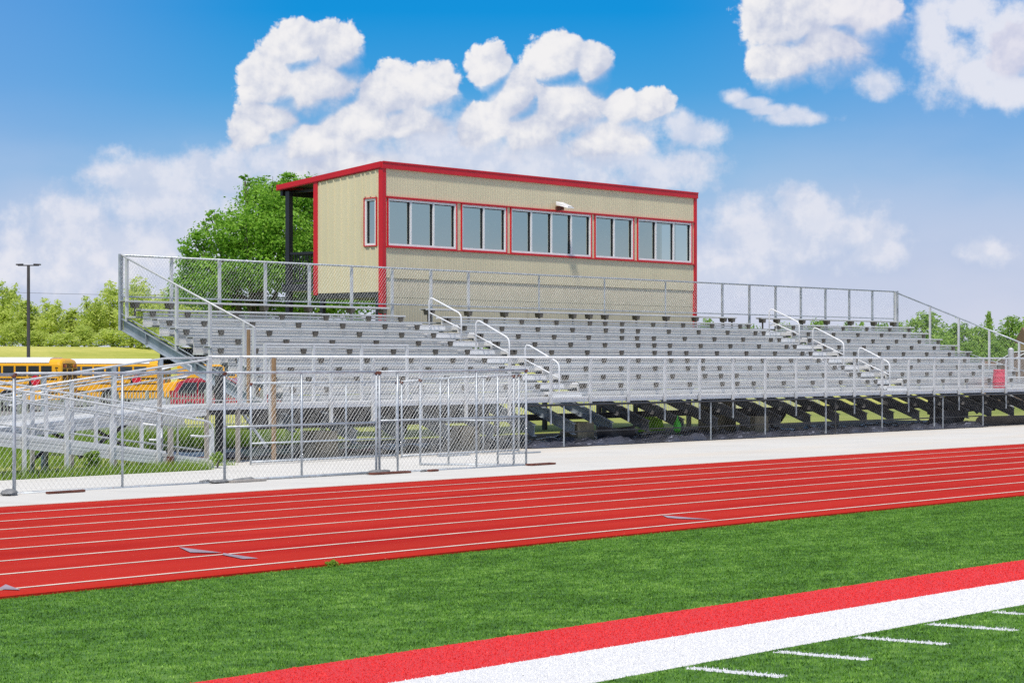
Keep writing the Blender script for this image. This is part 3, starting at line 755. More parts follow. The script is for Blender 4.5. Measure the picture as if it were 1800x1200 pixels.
# inside: room, desk, a few monitors, partitions
m = MB(); m.box(X0+.12, X1-.12, Y0+.12, Y1-.12, 4.0, 4.06); m.box(X0+.12, X1-.12, Y0+.12, Y1-.12, 6.68, 6.72); m.box(X0+.12, X1-.12, Y1-.14, Y1-.11, 4.06, 6.68)
m.build('interior', 'room', bx)
m = MB(); m.box(X0+.15, X1-.15, Y0+.14, Y0+.6, 4.72, 4.78)
for x in (43.9, 47.6, 50.9, 51.35, 53.9, 51.9): m.box(x-.16, x+.16, Y0+.3, Y0+.36, 4.78, 5.22+random.uniform(-.05, .12))
m.build('counter', 'room_dark', bx)
m = MB()
for a, b, n in G: m.box(b-.40, b-.36, Y0+.4, Y0+.44, 4.8, 6.5); m.box(b-.31, b-.28, Y0+.4, Y0+.44, 4.8, 6.5)
m.build('door_frame', 'frame', bx)
# porch deck, posts and railing at the back, legs
MB().box(X0-.02, X1, Y1+.08, YR-.15, 3.85, 4.05).build('porch_deck', 'black', bx)
MB().box(X0, X0+.15, 44.6, 44.75, -.3, 6.66).build('porch_post', 'black', bx)
for x in (48, 53, X1-.12): MB().box(x, x+.12, 44.6, 44.72, -.3, 6.6).build('porch_post', 'black', bx)
m = MB()
m.box(X0+.02, X0+.08, Y1+.08, 44.6, 4.88, 4.94); m.box(X0+.02, X0+.08, Y1+.08, 44.6, 4.12, 4.16)
for i in range(9): m.box(X0+.04, X0+.06, Y1+.14+i*.105, Y1+.16+i*.105, 4.14, 4.9)
m.box(X0+.16, X1, 44.64, 44.7, 4.88, 4.94); m.box(X0+.16, X1, 44.64, 44.7, 4.12, 4.16)
for i in range(96): m.box(X0+.3+i*.15, X0+.32+i*.15, 44.66, 44.68, 4.14, 4.9)
m.build('porch_railing', 'black', bx)
m = MB(); m.box(X0-.0, X1, Y0+.16, Y1, 3.62, 3.76); m.build('floor_frame', 'dark_steel', bx)
for x in (X0+.02, 48.2, 53.0, X1-.14):
    MB().box(x, x+.12, Y1-.25, Y1-.13, -.3, 3.62).build('leg', 'black', bx)
    MB().box(x, x+.12, Y0+.16, Y0+.28, -.3, 3.62).build('leg', 'black', bx)
m = MB()
for i in range(7): m.box(X1+.1+i*.25, X1+.35+i*.25, 43.7, 44.6, 3.8-i*.19, 3.85-i*.19)
m.bar((X1+.1, 43.7, 4.3), (X1+1.9, 43.7, 2.95), .04, .05); m.bar((X1+.1, 43.72, 3.8), (X1+1.9, 43.72, 2.45), .05, .16)
m.bar((X1+.1, 44.6, 3.8), (X1+1.9, 44.6, 2.45), .05, .16)
m.build('rear_stair', 'black', bx)
# flood light on the facade
fl = tag(empty('floodlight', (50.72, 40.9, 6.38)), 'white tilted floodlight mounted above the middle windows of the press box', 'floodlight')
m = MB(); x, y, z = 50.72, 40.66, 6.47
m.hexa([(x-.17, y-.22, z-.08), (x+.17, y-.22, z-.08), (x+.17, y+.22, z+.03), (x-.17, y+.22, z+.03), (x-.14, y-.2, z-.03), (x+.14, y-.2, z-.03), (x+.17, y+.22, z+.13), (x-.17, y+.22, z+.13)])
m.build('housing', 'frame', fl, bevel=.01)
MB().quad((x-.14, y-.205, z-.079), (x+.14, y-.205, z-.079), (x+.14, y-.21, z-.035), (x-.14, y-.21, z-.035)).build('lens', 'busglass2', fl)
MB().box(x-.07, x+.07, y+.1, y+.31, z-.12, z-.0).build('bracket', 'rust', fl)

# ------------------------------------------------------------------ access ramp (switchback)
rp = tag(empty('access_ramp', (26, 32, -.1)), 'aluminium switchback access ramp with pipe rails at the left end of the bleachers', 'ramp')
zl = lambda x: .62-.122*(x-23.4)                      # lower run
zu = lambda x: 1.03-.070*(29.3-x)                     # upper run
rl = lambda x: 1.44-.1425*(x-23.28)                   # rails as surveyed
rfar = lambda x: 1.60-.142*(x-23.7)
ru = lambda x: 1.93-.118*(29.3-x)
def run(y0, y1, xa, xb, zf, name):
    m = MB()
    m.hexa([(xa, y0, zf(xa)-.04), (xb, y0, zf(xb)-.04), (xb, y1, zf(xb)-.04), (xa, y1, zf(xa)-.04), (xa, y0, zf(xa)), (xb, y0, zf(xb)), (xb, y1, zf(xb)), (xa, y1, zf(xa))])
    m.build(name, 'alu', rp)
    for y in (y0-.02, y1+.02):
        m = MB(); w = .018
        for d0, d1, o in (((-.20, -.125, .004), (-.12, -.06, 0), (-.055, .012, .003)) if y < y1 else ((-.1, -.03, .004), (-.025, .05, 0), (.055, .12, .003))):
            m.hexa([(xa, y-w-o, zf(xa)+d0), (xb, y-w-o, zf(xb)+d0), (xb, y+w+o, zf(xb)+d0), (xa, y+w+o, zf(xa)+d0), (xa, y-w-o, zf(xa)+d1), (xb, y-w-o, zf(xb)+d1), (xb, y+w+o, zf(xb)+d1), (xa, y+w+o, zf(xa)+d1)])
        m.build('kerb_board', 'alu', rp)
run(31.14, 32.30, 20, 28.05, zl, 'lower_deck'); run(32.56, 33.72, 20, 29.28, zu, 'upper_deck')
for x in (21.0, 22.4, 23.76, 24.68, 25.7, 26.8):
    MB().box(x-.032, x+.032, 31.04, 31.09, terrain(x, 31), rl(x)-.02).build('rail_post', 'rail', rp)
for x in (24.0, 25.25, 26.4, 27.5):
    MB().box(x-.03, x+.03, 32.345, 32.395, -.15, rfar(x)-.03).build('rail_post', 'rail', rp)
for x in (25.04, 25.94, 26.95, 28.06):
    MB().box(x-.036, x+.036, 32.475, 32.525, -.15, ru(x)-.02).build('rail_post', 'rail' if x < 28 else 'wood_grey', rp)
for x in (22.5, 24.5, 26.3, 28.0, 29.2):
    MB().box(x-.045, x+.045, 33.76, 33.82, -.16, ru(x)+.02).build('rail_post', 'galv', rp)
def rail(pts, name='rail', m='rail', r=.022): MB().tube(pts, r, 8).build(name, m, rp, smooth=True)
xe = 28.08
rail([(20, 31.06, rl(20)), (xe-.15, 31.06, rl(xe-.15)), (xe-.03, 31.06, rl(xe)-.01), (xe+.04, 31.06, rl(xe)-.08), (xe+.04, 31.06, rl(xe)-.20), (xe-.02, 31.06, rl(xe)-.27), (xe-.22, 31.06, rl(xe)-.27), (xe-.5, 31.06, rl(xe)-.25)])
rail([(20, 31.06, rl(20)-.15), (26.9, 31.06, rl(26.9)-.15)], r=.018)
rail([(20, 31.12, zl(20)+.20), (xe-.2, 31.12, zl(xe)+.18)], r=.018)
rail([(20, 32.37, rfar(20)), (28.3, 32.37, rfar(28.3)), (28.4, 32.37, rfar(28.4)-.06), (28.4, 32.37, .0)])
rail([(20, 32.37, rfar(20)-.3), (28.35, 32.37, rfar(28.35)-.3)], r=.018)
rail([(24.6, 32.49, ru(24.6)), (29.3, 32.49, ru(29.3)), (29.5, 32.49, 1.985)])
rail([(24.6, 32.60, ru(24.6)-.14), (28.8, 32.60, ru(28.8)-.12)], r=.018)
rail([(24.6, 32.60, ru(24.6)-.28), (29.3, 32.60, ru(29.3)-.24)], r=.018)
rail([(20, 33.79, ru(20)), (29.3, 33.79, ru(29.3)+.02), (31.9, 33.79, 1.98)])
rail([(20, 33.79, ru(20)-.2), (29.3, 33.79, ru(29.3)-.2)], r=.018)
rail([(28.9, 33.5, 1.72), (29.6, 33.5, 1.86), (29.75, 33.5, 1.80), (29.75, 33.5, 1.64), (29.6, 33.5, 1.58), (29.2, 33.5, 1.55)], 'grab_loop', 'white_rail', .02)
rail([(26.8, 31.5, .74), (27.15, 31.5, .70), (27.25, 31.5, .62), (27.25, 31.5, .48), (27.15, 31.5, .43), (26.95, 31.5, .44)], 'grab_loop', 'white_rail', .018)
MB().box(27.02, 27.10, 31.0, 31.07, -.1, .66).build('bollard_post', 'wood_grey', rp)
MB().box(27.01, 27.115, 30.99, 31.08, -.1, .14).build('rusty_base', 'rust', rp)
MB().box(28.06, 28.14, 31.03, 31.09, -.12, .62).build('end_post', 'rail', rp)
for x0 in (25.9, 27.0):
    for s in (1, -1):
        MB().bar((x0, 33.6, .05 if s > 0 else .75), (x0+1.5, 33.6, .85 if s > 0 else .05), .05, .06).build('cross_brace', 'black', rp)
MB().hexa([(24.6, 33.55, zu(24.6)-.26), (29.2, 33.55, zu(29.2)-.26), (29.2, 33.7, zu(29.2)-.26), (24.6, 33.7, zu(24.6)-.26), (24.6, 33.55, zu(24.6)-.05), (29.2, 33.55, zu(29.2)-.05), (29.2, 33.7, zu(29.2)-.05), (24.6, 33.7, zu(24.6)-.05)]).build('deck_joist', 'dark_steel', rp)
o = MB().box(30.1, 30.9, 34.0, 34.5, -.19, -.09).build('footing_pad', 'rust'); tag(o, 'small rusty brown footing slab beside the black column', 'slab')
# bush growing by the ramp
def leafcloud(n, lobes, leaf, rng, cl=22, spread=.16, shell=.75):
    lob = np.array(lobes, float); wts = (lob[:, 3]*lob[:, 4]*lob[:, 5])**(2/3); wts /= wts.sum()
    nc = max(1, n//cl)
    li = rng.choice(len(lob), nc, p=wts); d = rng.normal(size=(nc, 3)); d /= np.linalg.norm(d, axis=1)[:, None]
    rad = np.clip(1-np.abs(rng.normal(0, 1-shell, nc)), .1, 1.05)
    cen = lob[li, :3]+d*lob[li, 3:]*rad[:, None]
    sz = (lob[li, 3:].mean(1)*spread)[:, None]
    c = np.repeat(cen, cl, 0)+rng.normal(size=(nc*cl, 3))*np.repeat(sz, cl, 0)*np.array((1, 1, .6))
    out = np.repeat(d, cl, 0)*.55+rng.normal(size=(nc*cl, 3))*.55+np.array((0, 0, .45))
    out /= np.linalg.norm(out, axis=1)[:, None]
    t = np.cross(out, rng.normal(size=out.shape)); t /= np.linalg.norm(t, axis=1)[:, None]; b = np.cross(out, t)
    s = (leaf*rng.uniform(.55, 1.35, len(c)))[:, None]
    v = np.stack([c-t*s, c-b*s*.55, c+t*s, c+b*s*.55], 1)
    return v.reshape(-1, 3)
def leafmesh(name, v, m):
    n = len(v)//4; me = bpy.data.meshes.new(name); me.vertices.add(n*4); me.vertices.foreach_set('co', v.reshape(-1))
    me.loops.add(n*4); me.loops.foreach_set('vertex_index', np.arange(n*4)); me.polygons.add(n)
    me.polygons.foreach_set('loop_start', np.arange(n)*4); me.update(calc_edges=True); me.validate(); me.materials.append(M[m]); return me
def plant(name, loc, h, w, label, seed, m='weed'):
    r = tag(empty(name, loc), label, 'plant'); rng = np.random.default_rng(seed)
    v = leafcloud(260, [(0, 0, h*.6, w*.5, w*.5, h*.42), (w*.12, 0, h*.85, w*.3, w*.3, h*.2)], .09*h+.008, rng, 8, .3, .5)
    o = bpy.data.objects.new('foliage', leafmesh('foliage', v, m)); COL.objects.link(o); o.parent = r
    mb = MB()
    for k in range(6): mb.tube([(loc[0], loc[1], loc[2]-.02), (loc[0]+random.uniform(-.2, .2)*w, loc[1]+random.uniform(-.2, .2)*w, loc[2]+h*random.uniform(.6, .95))], [.01, .004], 5)
    mb.build('stem', 'bark', r)
plant('weed_plant', (25.15, 30.93, -.12), .45, .22, 'tall leafy weed growing against the near side of the lower ramp', 3)
plant('weed_plant', (28.1, 30.9, -.12), .30, .28, 'small green weed at the bottom end of the lower ramp', 5)
plant('weed_plant', (14.52, 14.40, .0), .05, .13, 'tiny pale weed sprouting at the inner edge of the track', 8)

# ------------------------------------------------------------------ loose chain link panels in front
def panel(p0, p1, z0, zt, label, mids=(), midrail=None, mat_='galv_worn', pitch=.092, rusty=False, wr=.0015, postmat=None):
    p0, p1 = np.array(p0, float), np.array(p1, float); L = np.linalg.norm(p1-p0); d = (p1-p0)/L
    r = tag(empty('fence_panel', ((p0[0]+p1[0])/2, (p0[1]+p1[1])/2, z0)), label, 'fence panel', 'loose chain link fence panels')
    at_ = lambda s, z: (p0[0]+d[0]*s, p0[1]+d[1]*s, z)
    sl = lambda s: z0+(0 if np.isscalar(zt) else 0)
    top = lambda s: zt if np.isscalar(zt) else zt[0]+(zt[1]-zt[0])*s/L
    for s in (0, L): MB().tube([at_(s, z0-.03), at_(s, top(s))], .021, 8).build('end_pipe', postmat or mat_, r, smooth=True)
    for s in mids: MB().tube([at_(s, z0), at_(s, top(s))], .019, 8).build('middle_pipe', 'galv', r, smooth=True)
    MB().tube([at_(0, top(0)), at_(L, top(L))], .022, 8).build('top_pipe', 'galv_worn' if rusty else mat_, r, smooth=True)
    MB().tube([at_(0, z0+.03), at_(L, z0+.03)], .022, 8).build('bottom_pipe', mat_, r, smooth=True)
    if midrail: MB().tube([at_(0.02, midrail), at_(L-.02, midrail)], .018, 8).build('middle_rail', 'galv', r, smooth=True)
    wires(MB(), at_(0, 0), (d[0], d[1], 0), (0, 0, 1), [(0, z0+.02), (L, z0+.02), (L, top(L)+.012), (0, top(0)+.012)], pitch, wr).build('chain_mesh', 'wire', r)
    for s in (0, L):
        MB().lathe([(.034, -.02), (.036, 0), (.034, .03)], at_(s, top(s)-.02), 8).build('clamp', 'rust', r)
    return r
panel((15.5, 26.4), (20.08, 26.5), -.10, 1.70, 'chain link panel cut off by the left edge of the photo', (2.2,), None)
panel((20.13, 26.545), (24.25, 26.5), -.09, 1.715, 'wide chain link panel without middle rail in front of the lower ramp', (2.02,), None, rusty=True)
panel((24.29, 26.54), (27.80, 26.5), -.065, 1.71, 'chain link panel with middle rail beside the left sandbags', (1.72,), .83)
panel((27.86, 26.48), (31.82, 26.45), -.085, (1.71, 1.735), 'chain link panel with rusty top pipe at the right end of the front row', (.46, 2.55), .86, rusty=True)
panel((30.9, 28.3), (31.78, 26.72), -.09, (1.55, 1.63), 'short angled chain link panel behind the right end of the front row', (.55, 1.5), .78)
panel((29.42, 31.4), (33.5, 31.35), -.09, (1.47, 1.47), 'chain link panel standing just in front of the left walkway', (1.1, 2.6), .3, pitch=.088, wr=.0013)
panel((33.6, 31.3), (37.4, 31.3), -.10, (1.47, 1.60), 'rear chain link panel standing behind the angled one', (1.2, 2.6), None, pitch=.088, wr=.0013)
# feet: sandbags, rusty plates and boards
def sandbag(x, y, rz, s, label):
    mb = MB(); n, k = 10, 8
    for j in range(k+1):
        for i in range(n):
            t = 2*pi*i/n; w = j/k*2-1; r_ = (1-abs(w)**3)**.5 if abs(w) < 1 else 0
            px, py, pz = w*.30*s, cos(t)*.10*s*r_, .03*s+sin(t)*.036*s*r_
            px += random.uniform(-.03, .03)*s; py += random.uniform(-.015, .015)*s; pz += random.uniform(-.008, .014)
            mb.v.append((x+px*cos(rz)-py*sin(rz), y+px*sin(rz)+py*cos(rz), gz(y)+max(.002, pz)))
    mb.f = [(j*n+i, j*n+(i+1) % n, (j+1)*n+(i+1) % n, (j+1)*n+i) for j in range(k) for i in range(n)]
    tag(mb.build('sandbag', 'sandbag', None, smooth=True), label, 'sandbag', 'sandbags weighing down the fence panels')
sandbag(24.50, 26.32, .2, 1.0, 'grey sandbag right of the pipe between the second and third fence panels')
sandbag(23.95, 26.28, .1, .8, 'flattened grey sandbag left of the pipe between the second and third fence panels')
sandbag(27.62, 26.28, .15, 1.1, 'large dark grey sandbag beside the twin pipes in the middle of the front fence row')
sandbag(28.75, 26.25, .4, .45, 'tiny grey sandbag under the panel with the rusty top pipe')
sandbag(19.85, 26.30, .9, 1.2, 'bulky grey sandbag at the left edge of the photo')
sandbag(24.05, 26.75, .5, .6, 'pale sandbag lying behind the second fence panel')
def plate(x, y, L, W, rz, m, label, h=.035):
    mb = MB(); P = []
    for z in (0, h):
        for a, b in ((-1, -1), (1, -1), (1, 1), (-1, 1)):
            px, py = a*L/2, b*W/2; P.append((x+px*cos(rz)-py*sin(rz), y+px*sin(rz)+py*cos(rz), gz(y)+.004+z))
    mb.hexa(P); tag(mb.build('foot_plate', m, None, bevel=.006), label, 'plate', 'flat feet of the fence panels')
plate(24.45, 26.18, .75, .16, .05, 'wood_grey', 'weathered board under the pipe between the second and third fence panels')
plate(27.75, 26.12, .95, .14, .02, 'rust', 'long rusty plate under the twin pipes of the front fence row')
plate(31.95, 26.2, .75, .16, .05, 'rust', 'dark rusty plate at the right end of the front fence row')
plate(20.6, 25.95, .7, .07, .03, 'rust', 'orange stained board on the concrete beside the leftmost full panel')
plate(28.85, 26.12, .25, .10, .2, 'rust', 'short rusty plate below the tiny sandbag')
plate(36.6, 30.6, 1.4, .07, .02, 'galv', 'thin grey bar lying on the concrete behind the fence panels', .03)
plate(34.9, 31.0, 1.0, .07, .0, 'galv', 'short grey bar lying on the concrete in front of the bleachers', .03)

# ------------------------------------------------------------------ picket fence behind
pf = tag(empty('picket_fence', (50, 52, -.3)), 'pale metal picket fence with pointed tops running behind the bleachers', 'fence')
for b in range(27):
    x0 = 18+b*2.4
    m = MB()
    for i in range(20):
        x = x0+.06+i*.12; h = .98
        m.box(x-.012, x+.012, 51.99, 52.01, -.26, h-.05); n = len(m.v)
        m.v += [(x-.016, 52, h-.05), (x+.016, 52, h-.05), (x, 52, h+.03)]; m.f.append((n, n+1, n+2))
    m.build('picket_panel', 'picket', pf)
    MB().box(x0-.03, x0+.03, 51.97, 52.03, -.4, 1.0).build('fence_post', 'picket', pf)
m = MB(); m.box(18, 82.8, 52.012, 52.04, .72, .76); m.box(18, 82.8, 52.012, 52.04, -.12, -.08); m.build('fence_rail', 'picket', pf)

# ------------------------------------------------------------------ vehicles
def school_bus(loc, rz, label, glass, L=11.2):
    r = tag(empty('school_bus', (0, 0, 0)), label, 'school bus', 'school buses parked behind the ramp')
    W, Z0, ZT = 1.22, .55, 3.08
    prof = [(-W, Z0), (W, Z0), (W, 2.62), (W-.06, 2.78), (W-.20, 2.90), (.55, 2.97), (-.55, 2.97), (-W+.20, 2.90), (-W+.06, 2.78), (-W, 2.62)]
    m = MB(); m.extrude(prof, -L/2, L/2-.05); m.build('body', 'busyel', r)
    rp_ = [(-W-.01, 2.74), (-W+.05, 2.85), (-W+.20, 2.96), (-.55, 3.04), (.55, 3.04), (W-.20, 2.96), (W-.05, 2.85), (W+.01, 2.74), (W-.05, 2.72), (W-.25, 2.84), (-W+.25, 2.84), (-W+.05, 2.72)]
    m = MB(); m.extrude(rp_, -L/2+.3, L/2-.55); m.build('roof', 'buswhite', r)
    # rear cap, rounded
    cap = [(-W, 0), (W, 0)]
    m = MB(); rings = []
    for t, s in ((0, 1.003), (.14, .985), (.22, .95), (.26, .90)):
        rings.append(len(m.v))
        for y, z in prof: m.v.append((L/2-.05+t, y*s, .55+(z-.55)*(1 if z < 1 else s)))
    k = len(prof)
    for a, b in zip(rings, rings[1:]):
        for i in range(k): m.f.append((a+i, a+(i+1) % k, b+(i+1) % k, b+i))
    m.f.append(tuple(rings[-1]+i for i in range(k)))
    m.build('rear_cap', 'busyel', r)
    xr = L/2+.215
    for y in (-.75, 0, .75): MB().box(xr-.02, xr+.012, y-.26, y+.26, 1.75 if y else 1.4, 2.38).build('rear_window', glass, r)
    MB().box(xr-.06, xr-.005, -.98, .98, 2.42, 2.68).build('lamp_panel', 'black', r)
    for y, mm in ((-.8, 'lampred'), (-.55, 'lampamber'), (.55, 'lampamber'), (.8, 'lampred')): MB().box(xr-.01, xr+.01, y-.09, y+.09, 2.46, 2.64).build('warning_lamp', mm, r)
    for y in (-.95, .95): MB().box(xr-.03, xr+.006, y-.1, y+.1, .95, 1.2).build('tail_lamp', 'lampred', r)
    MB().box(L/2+.1, L/2+.32, -W, W, .5, .75).build('bumper', 'black', r, bevel=.02)
    wn = 13; x = -L/2+1.5
    while x < L/2-.9:
        w = random.choice((.66, .66, .66, .80))
        if x+w > L/2-.35: break
        for sy in (-1, 1):
            f = MB().box(x, x+w, *sorted((sy*(W-.02), sy*(W+.012))), 1.96, 2.55).build('window', glass, r)
            g_ = MB(); g_.box(x, x+w, *sorted((sy*(W+.012), sy*(W+.02))), 2.24, 2.27)
            g_.build('sash_bar', 'black', f)
        x += w+.115
    for z, h in ((1.80, .08), (1.48, .06), (1.0, .07)):
        for sy in (-1, 1): MB().box(-L/2+.1, L/2-.05, *sorted((sy*W, sy*(W+.02))), z-h/2, z+h/2).build('rub_rail', 'black', r)
    for wx in (-L/2+1.9, L/2-3.1):
        for sy in (-1, 1):
            w = MB(); n = 20
            w.tube([(wx, sy*(W-.28), .5), (wx, sy*(W+.01), .5)], .5, n); wo = w.build('wheel', 'rubber', r)
            MB().tube([(wx, sy*(W+.0), .5), (wx, sy*(W+.02), .5)], .25, 14).build('rim', 'chrome', wo)
            MB().tube([(wx, sy*(W-.1), .56), (wx, sy*(W+.006), .56)], .62, 20).build('wheel_arch', 'black', r)
    s = MB(); s.tube([(L/2-1.35, -W-.05, 1.72), (L/2-1.35, -W-.07, 1.72)], .30, 8); so = s.build('stop_sign', 'stopred', r)
    MB().box(L/2-1.75, L/2-1.6, -W-.05, -W, 1.5, 1.9).build('sign_hinge', 'black', so)
    # bonnet and windscreen at the front
    m = MB(); m.hexa([(-L/2-1.3, -.95, .6), (-L/2, -1.1, .6), (-L/2, 1.1, .6), (-L/2-1.3, .95, .6), (-L/2-1.25, -.8, 1.45), (-L/2, -1.0, 1.65), (-L/2, 1.0, 1.65), (-L/2-1.25, .8, 1.45)]); m.build('bonnet', 'busyel', r, bevel=.08)
    MB().box(-L/2-.02, -L/2+.02, -1.05, 1.05, 1.75, 2.6).build('windscreen', glass, r)
    MB().bar((L/2-.15, -W, 2.45), (L/2+.1, -W-.28, 2.42), .05, .07).build('mirror_arm', 'black', r)
    r.location = loc; r.rotation_euler = (0, 0, rz); return r
# each bus stands across the view, tail to the right
def across(u, d): x, y = at(u, d); return (x, y, -1.0)
RB = YAW-pi/2
b1 = across(131, 127)
dirx = np.array((cos(RB-.20), sin(RB-.20)))
school_bus((b1[0]-dirx[0]*6.1, b1[1]-dirx[1]*6.1, -.93), RB-.20, 'yellow school bus with a white roof, nearest and furthest left', 'busglass')
b2 = across(292, 140)
dirx = np.array((cos(RB-.12), sin(RB-.12)))
school_bus((b2[0]-dirx[0]*5.8, b2[1]-dirx[1]*5.8, -1.0), RB-.12, 'yellow school bus with blue tinted windows parked behind the nearest one', 'busglass2')
b3 = across(474, 139)
school_bus((b3[0]-dirx[0]*2.9, b3[1]-dirx[1]*2.9, -1.0), RB-.12, 'yellow school bus mostly hidden behind the red car and the bleachers', 'busglass2', 5.5)

def suv(loc, rz, label):
    r = tag(empty('parked_car', (0, 0, 0)), label, 'car')
    W = .92
    prof = [(-2.25, .45), (2.2, .45), (2.28, .62), (2.25, .95), (2.05, 1.05), (1.15, 1.12), (.55, 1.62), (.2, 1.72), (-1.5, 1.72), (-2.0, 1.55), (-2.2, 1.05), (-2.28, .75)]
    m = MB(); n = len(prof)
    for y, s in ((-W, .0), (-W*.8, 1.), (W*.8, 1.), (W, 0.)):
        for x, z in prof: m.v.append((x*(1 if s else .985), y*(1 if s or z < 1.1 else .82), z if s else min(z, 1.66) if z > 1 else z))
    for a in range(3):
        for i in range(n): m.f.append((a*n+i, a*n+(i+1) % n, (a+1)*n+(i+1) % n, (a+1)*n+i))
    m.f.append(tuple(range(n))); m.f.append(tuple(3*n+i for i in range(n)))
    m.build('body', 'suvred', r, bevel=.03, smooth=False)
    for sy in (-1, 1):
        yl, yh = sy*(W*.985), sy*(W*.835)
        for P in ([(-1.95, 1.10), (-1.10, 1.10), (-1.10, 1.56), (-1.70, 1.54)], [(-1.03, 1.10), (-.12, 1.10), (-.12, 1.58), (-1.03, 1.57)], [(-.05, 1.10), (.95, 1.10), (.45, 1.55), (-.05, 1.58)]):
            f = lambda z: sy*(W+.006 if z < 1.12 else W*.82+.012)
            mb = MB(); mb.poly([(x, f(z), z) for x, z in P]); mb.build('side_window', 'busglass', r)
        for wx in (-1.4, 1.4):
            wo = MB().tube([(wx, sy*(W-.2), .36), (wx, sy*(W+.015), .36)], .36, 18).build('wheel', 'rubber', r)
            MB().tube([(wx, sy*(W+.01), .36), (wx, sy*(W+.028), .36)], .22, 12).build('rim', 'chrome', wo)
        MB().box(-2.29, -2.1, *sorted((sy*.6, sy*.88)), .95, 1.2).build('tail_lamp', 'lampred', r)
        MB().box(2.1, 2.29, *sorted((sy*.55, sy*.85)), .75, .92).build('headlight', 'frame', r)
        MB().box(.85, 1.0, *sorted((sy*W, sy*(W+.18))), 1.08, 1.24).build('mirror', 'suvred', r)
    MB().quad((-2.19, -.62, 1.12), (-2.19, .62, 1.12), (-2.02, .6, 1.53), (-2.02, -.6, 1.53)).build('rear_window', 'busglass', r)
    MB().quad((1.13, -.7, 1.14), (1.13, .7, 1.14), (.60, .66, 1.60), (.60, -.66, 1.60)).build('windscreen', 'busglass', r)
    r.location = loc; r.rotation_euler = (0, 0, rz)
x, y = at(400, 94); suv((x, y, -.56), RB-.15, 'crimson red car parked behind the upper ramp')

# ------------------------------------------------------------------ light pole and fence posts far behind
x, y = at(50, 156)
lp = tag(empty('light_pole', (x, y, -1)), 'tall dark light pole with two flat lamp heads behind the school buses', 'light pole')
MB().tube([(x, y, -1), (x, y, 8.7)], [.14, .11], 10).build('pole', 'pole', lp)
rt = np.array((SA, -CA))
MB().bar((x-rt[0]*.75, y-rt[1]*.75, 8.66), (x+rt[0]*.75, y+rt[1]*.75, 8.66), .08, .08).build('arm', 'pole', lp)
for s in (-1, 1): MB().bar((x+s*rt[0]*.38, y+s*rt[1]*.38, 8.74), (x+s*rt[0]*.86, y+s*rt[1]*.86, 8.72), .3, .09).build('lamp_head', 'pole', lp)
for u, lab in ((113, 'left thin timber post on the grassy bank behind the buses'), (232, 'right thin timber post on the grassy bank nearest the bleachers')):
    x, y = at(u, 222); z = terrain(x, y)
    tag(MB().box(x-.12, x+.12, y-.12, y+.12, z-.6, z+1.5).build('bank_post', 'wood_grey'), lab, 'post', 'posts on the grassy bank')
xa_, ya_ = at(-120, 215); xb_, yb_ = at(420, 232)
wv = MB(); wv.tube([(xa_+(xb_-xa_)*i/12, ya_+(yb_-ya_)*i/12, 8.9-.25*sin(pi*i/12)) for i in range(13)], .014, 4)
tag(wv.build('utility_wire', 'wire_dark'), 'thin utility wire crossing the sky above the distant trees', 'wire')
# right: thick grey post, net cage and a tan house
x, y = at(1777, 76)
tag(MB().tube([(x, y, -.3), (x, y, 2.3), (x, y, 2.36)], [.10, .10, .04], 10).build('gate_post', 'rail'), 'thick pale post beyond the right end of the bleachers', 'post')
x, y = at(1812, 112)
cg = tag(empty('net_cage', (x, y, -1)), 'brown netted cage with a white frame at the far right edge', 'cage')
fw_, bk_ = np.array((CA, SA)), np.array((SA, -CA))
P = lambda a, b, z: (x+bk_[0]*a+fw_[0]*b, y+bk_[1]*a+fw_[1]*b, z)
MB().tube([P(-1.05, 0, -1), P(-1.05, 0, 1.9), P(-.2, 0, 2.35), P(2, 0, 2.6)], .035, 6).build('frame', 'rail', cg)
MB().tube([P(-1.05, 3, -1), P(-1.05, 3, 1.9), P(-.2, 3, 2.35), P(2, 3, 2.6)], .035, 6).build('frame', 'rail', cg)
m = MB()
for b in (0.02, 3): m.poly([P(-1.02, b, -.9), P(2, b, -.9), P(2, b, 2.57), P(-.2, b, 2.32), P(-1.02, b, 1.87)])
m.build('netting', 'net', cg)
x, y = at(1842, 240)
hs = tag(empty('house', (x, y, -1)), 'tan house partly hidden by trees at the right edge', 'house')
H_ = lambda a, b, z: (x+bk_[0]*a+fw_[0]*b, y+bk_[1]*a+fw_[1]*b, z)
m = MB(); m.hexa([H_(-1.6, 0, -1), H_(6, 0, -1), H_(6, 7, -1), H_(-1.6, 7, -1), H_(-1.6, 0, 3.9), H_(6, 0, 3.9), H_(6, 7, 3.9), H_(-1.6, 7, 3.9)]); m.build('wall', 'house', hs)
m = MB(); m.v = [H_(-2, -.4, 3.9), H_(6.4, -.4, 3.9), H_(6.4, 7.4, 3.9), H_(-2, 7.4, 3.9), H_(-2, 3.5, 5.6), H_(6.4, 3.5, 5.6)]; m.f = [(0, 1, 5, 4), (2, 3, 4, 5), (0, 4, 3), (1, 2, 5), (0, 3, 2, 1)]; m.build('roof', 'houseroof', hs)
MB().hexa([H_(1, -.05, .2), H_(2.2, -.05, .2), H_(2.2, .02, .2), H_(1, .02, .2), H_(1, -.05, 1.6), H_(2.2, -.05, 1.6), H_(2.2, .02, 1.6), H_(1, .02, 1.6)]).build('window', 'busglass', hs)
x, y = at(1752, 150)
sh = tag(empty('shed', (x, y, -1)), 'low tan shed with a brown roof seen above the red barrel', 'shed')
m = MB(); m.hexa([P0 for P0 in [(x+bk_[0]*a+fw_[0]*b, y+bk_[1]*a+fw_[1]*b, z) for z in (-1, 1.55) for a, b in ((-.9, 0), (.75, 0), (.75, 2), (-.9, 2))]]); m.build('wall', 'house', sh)
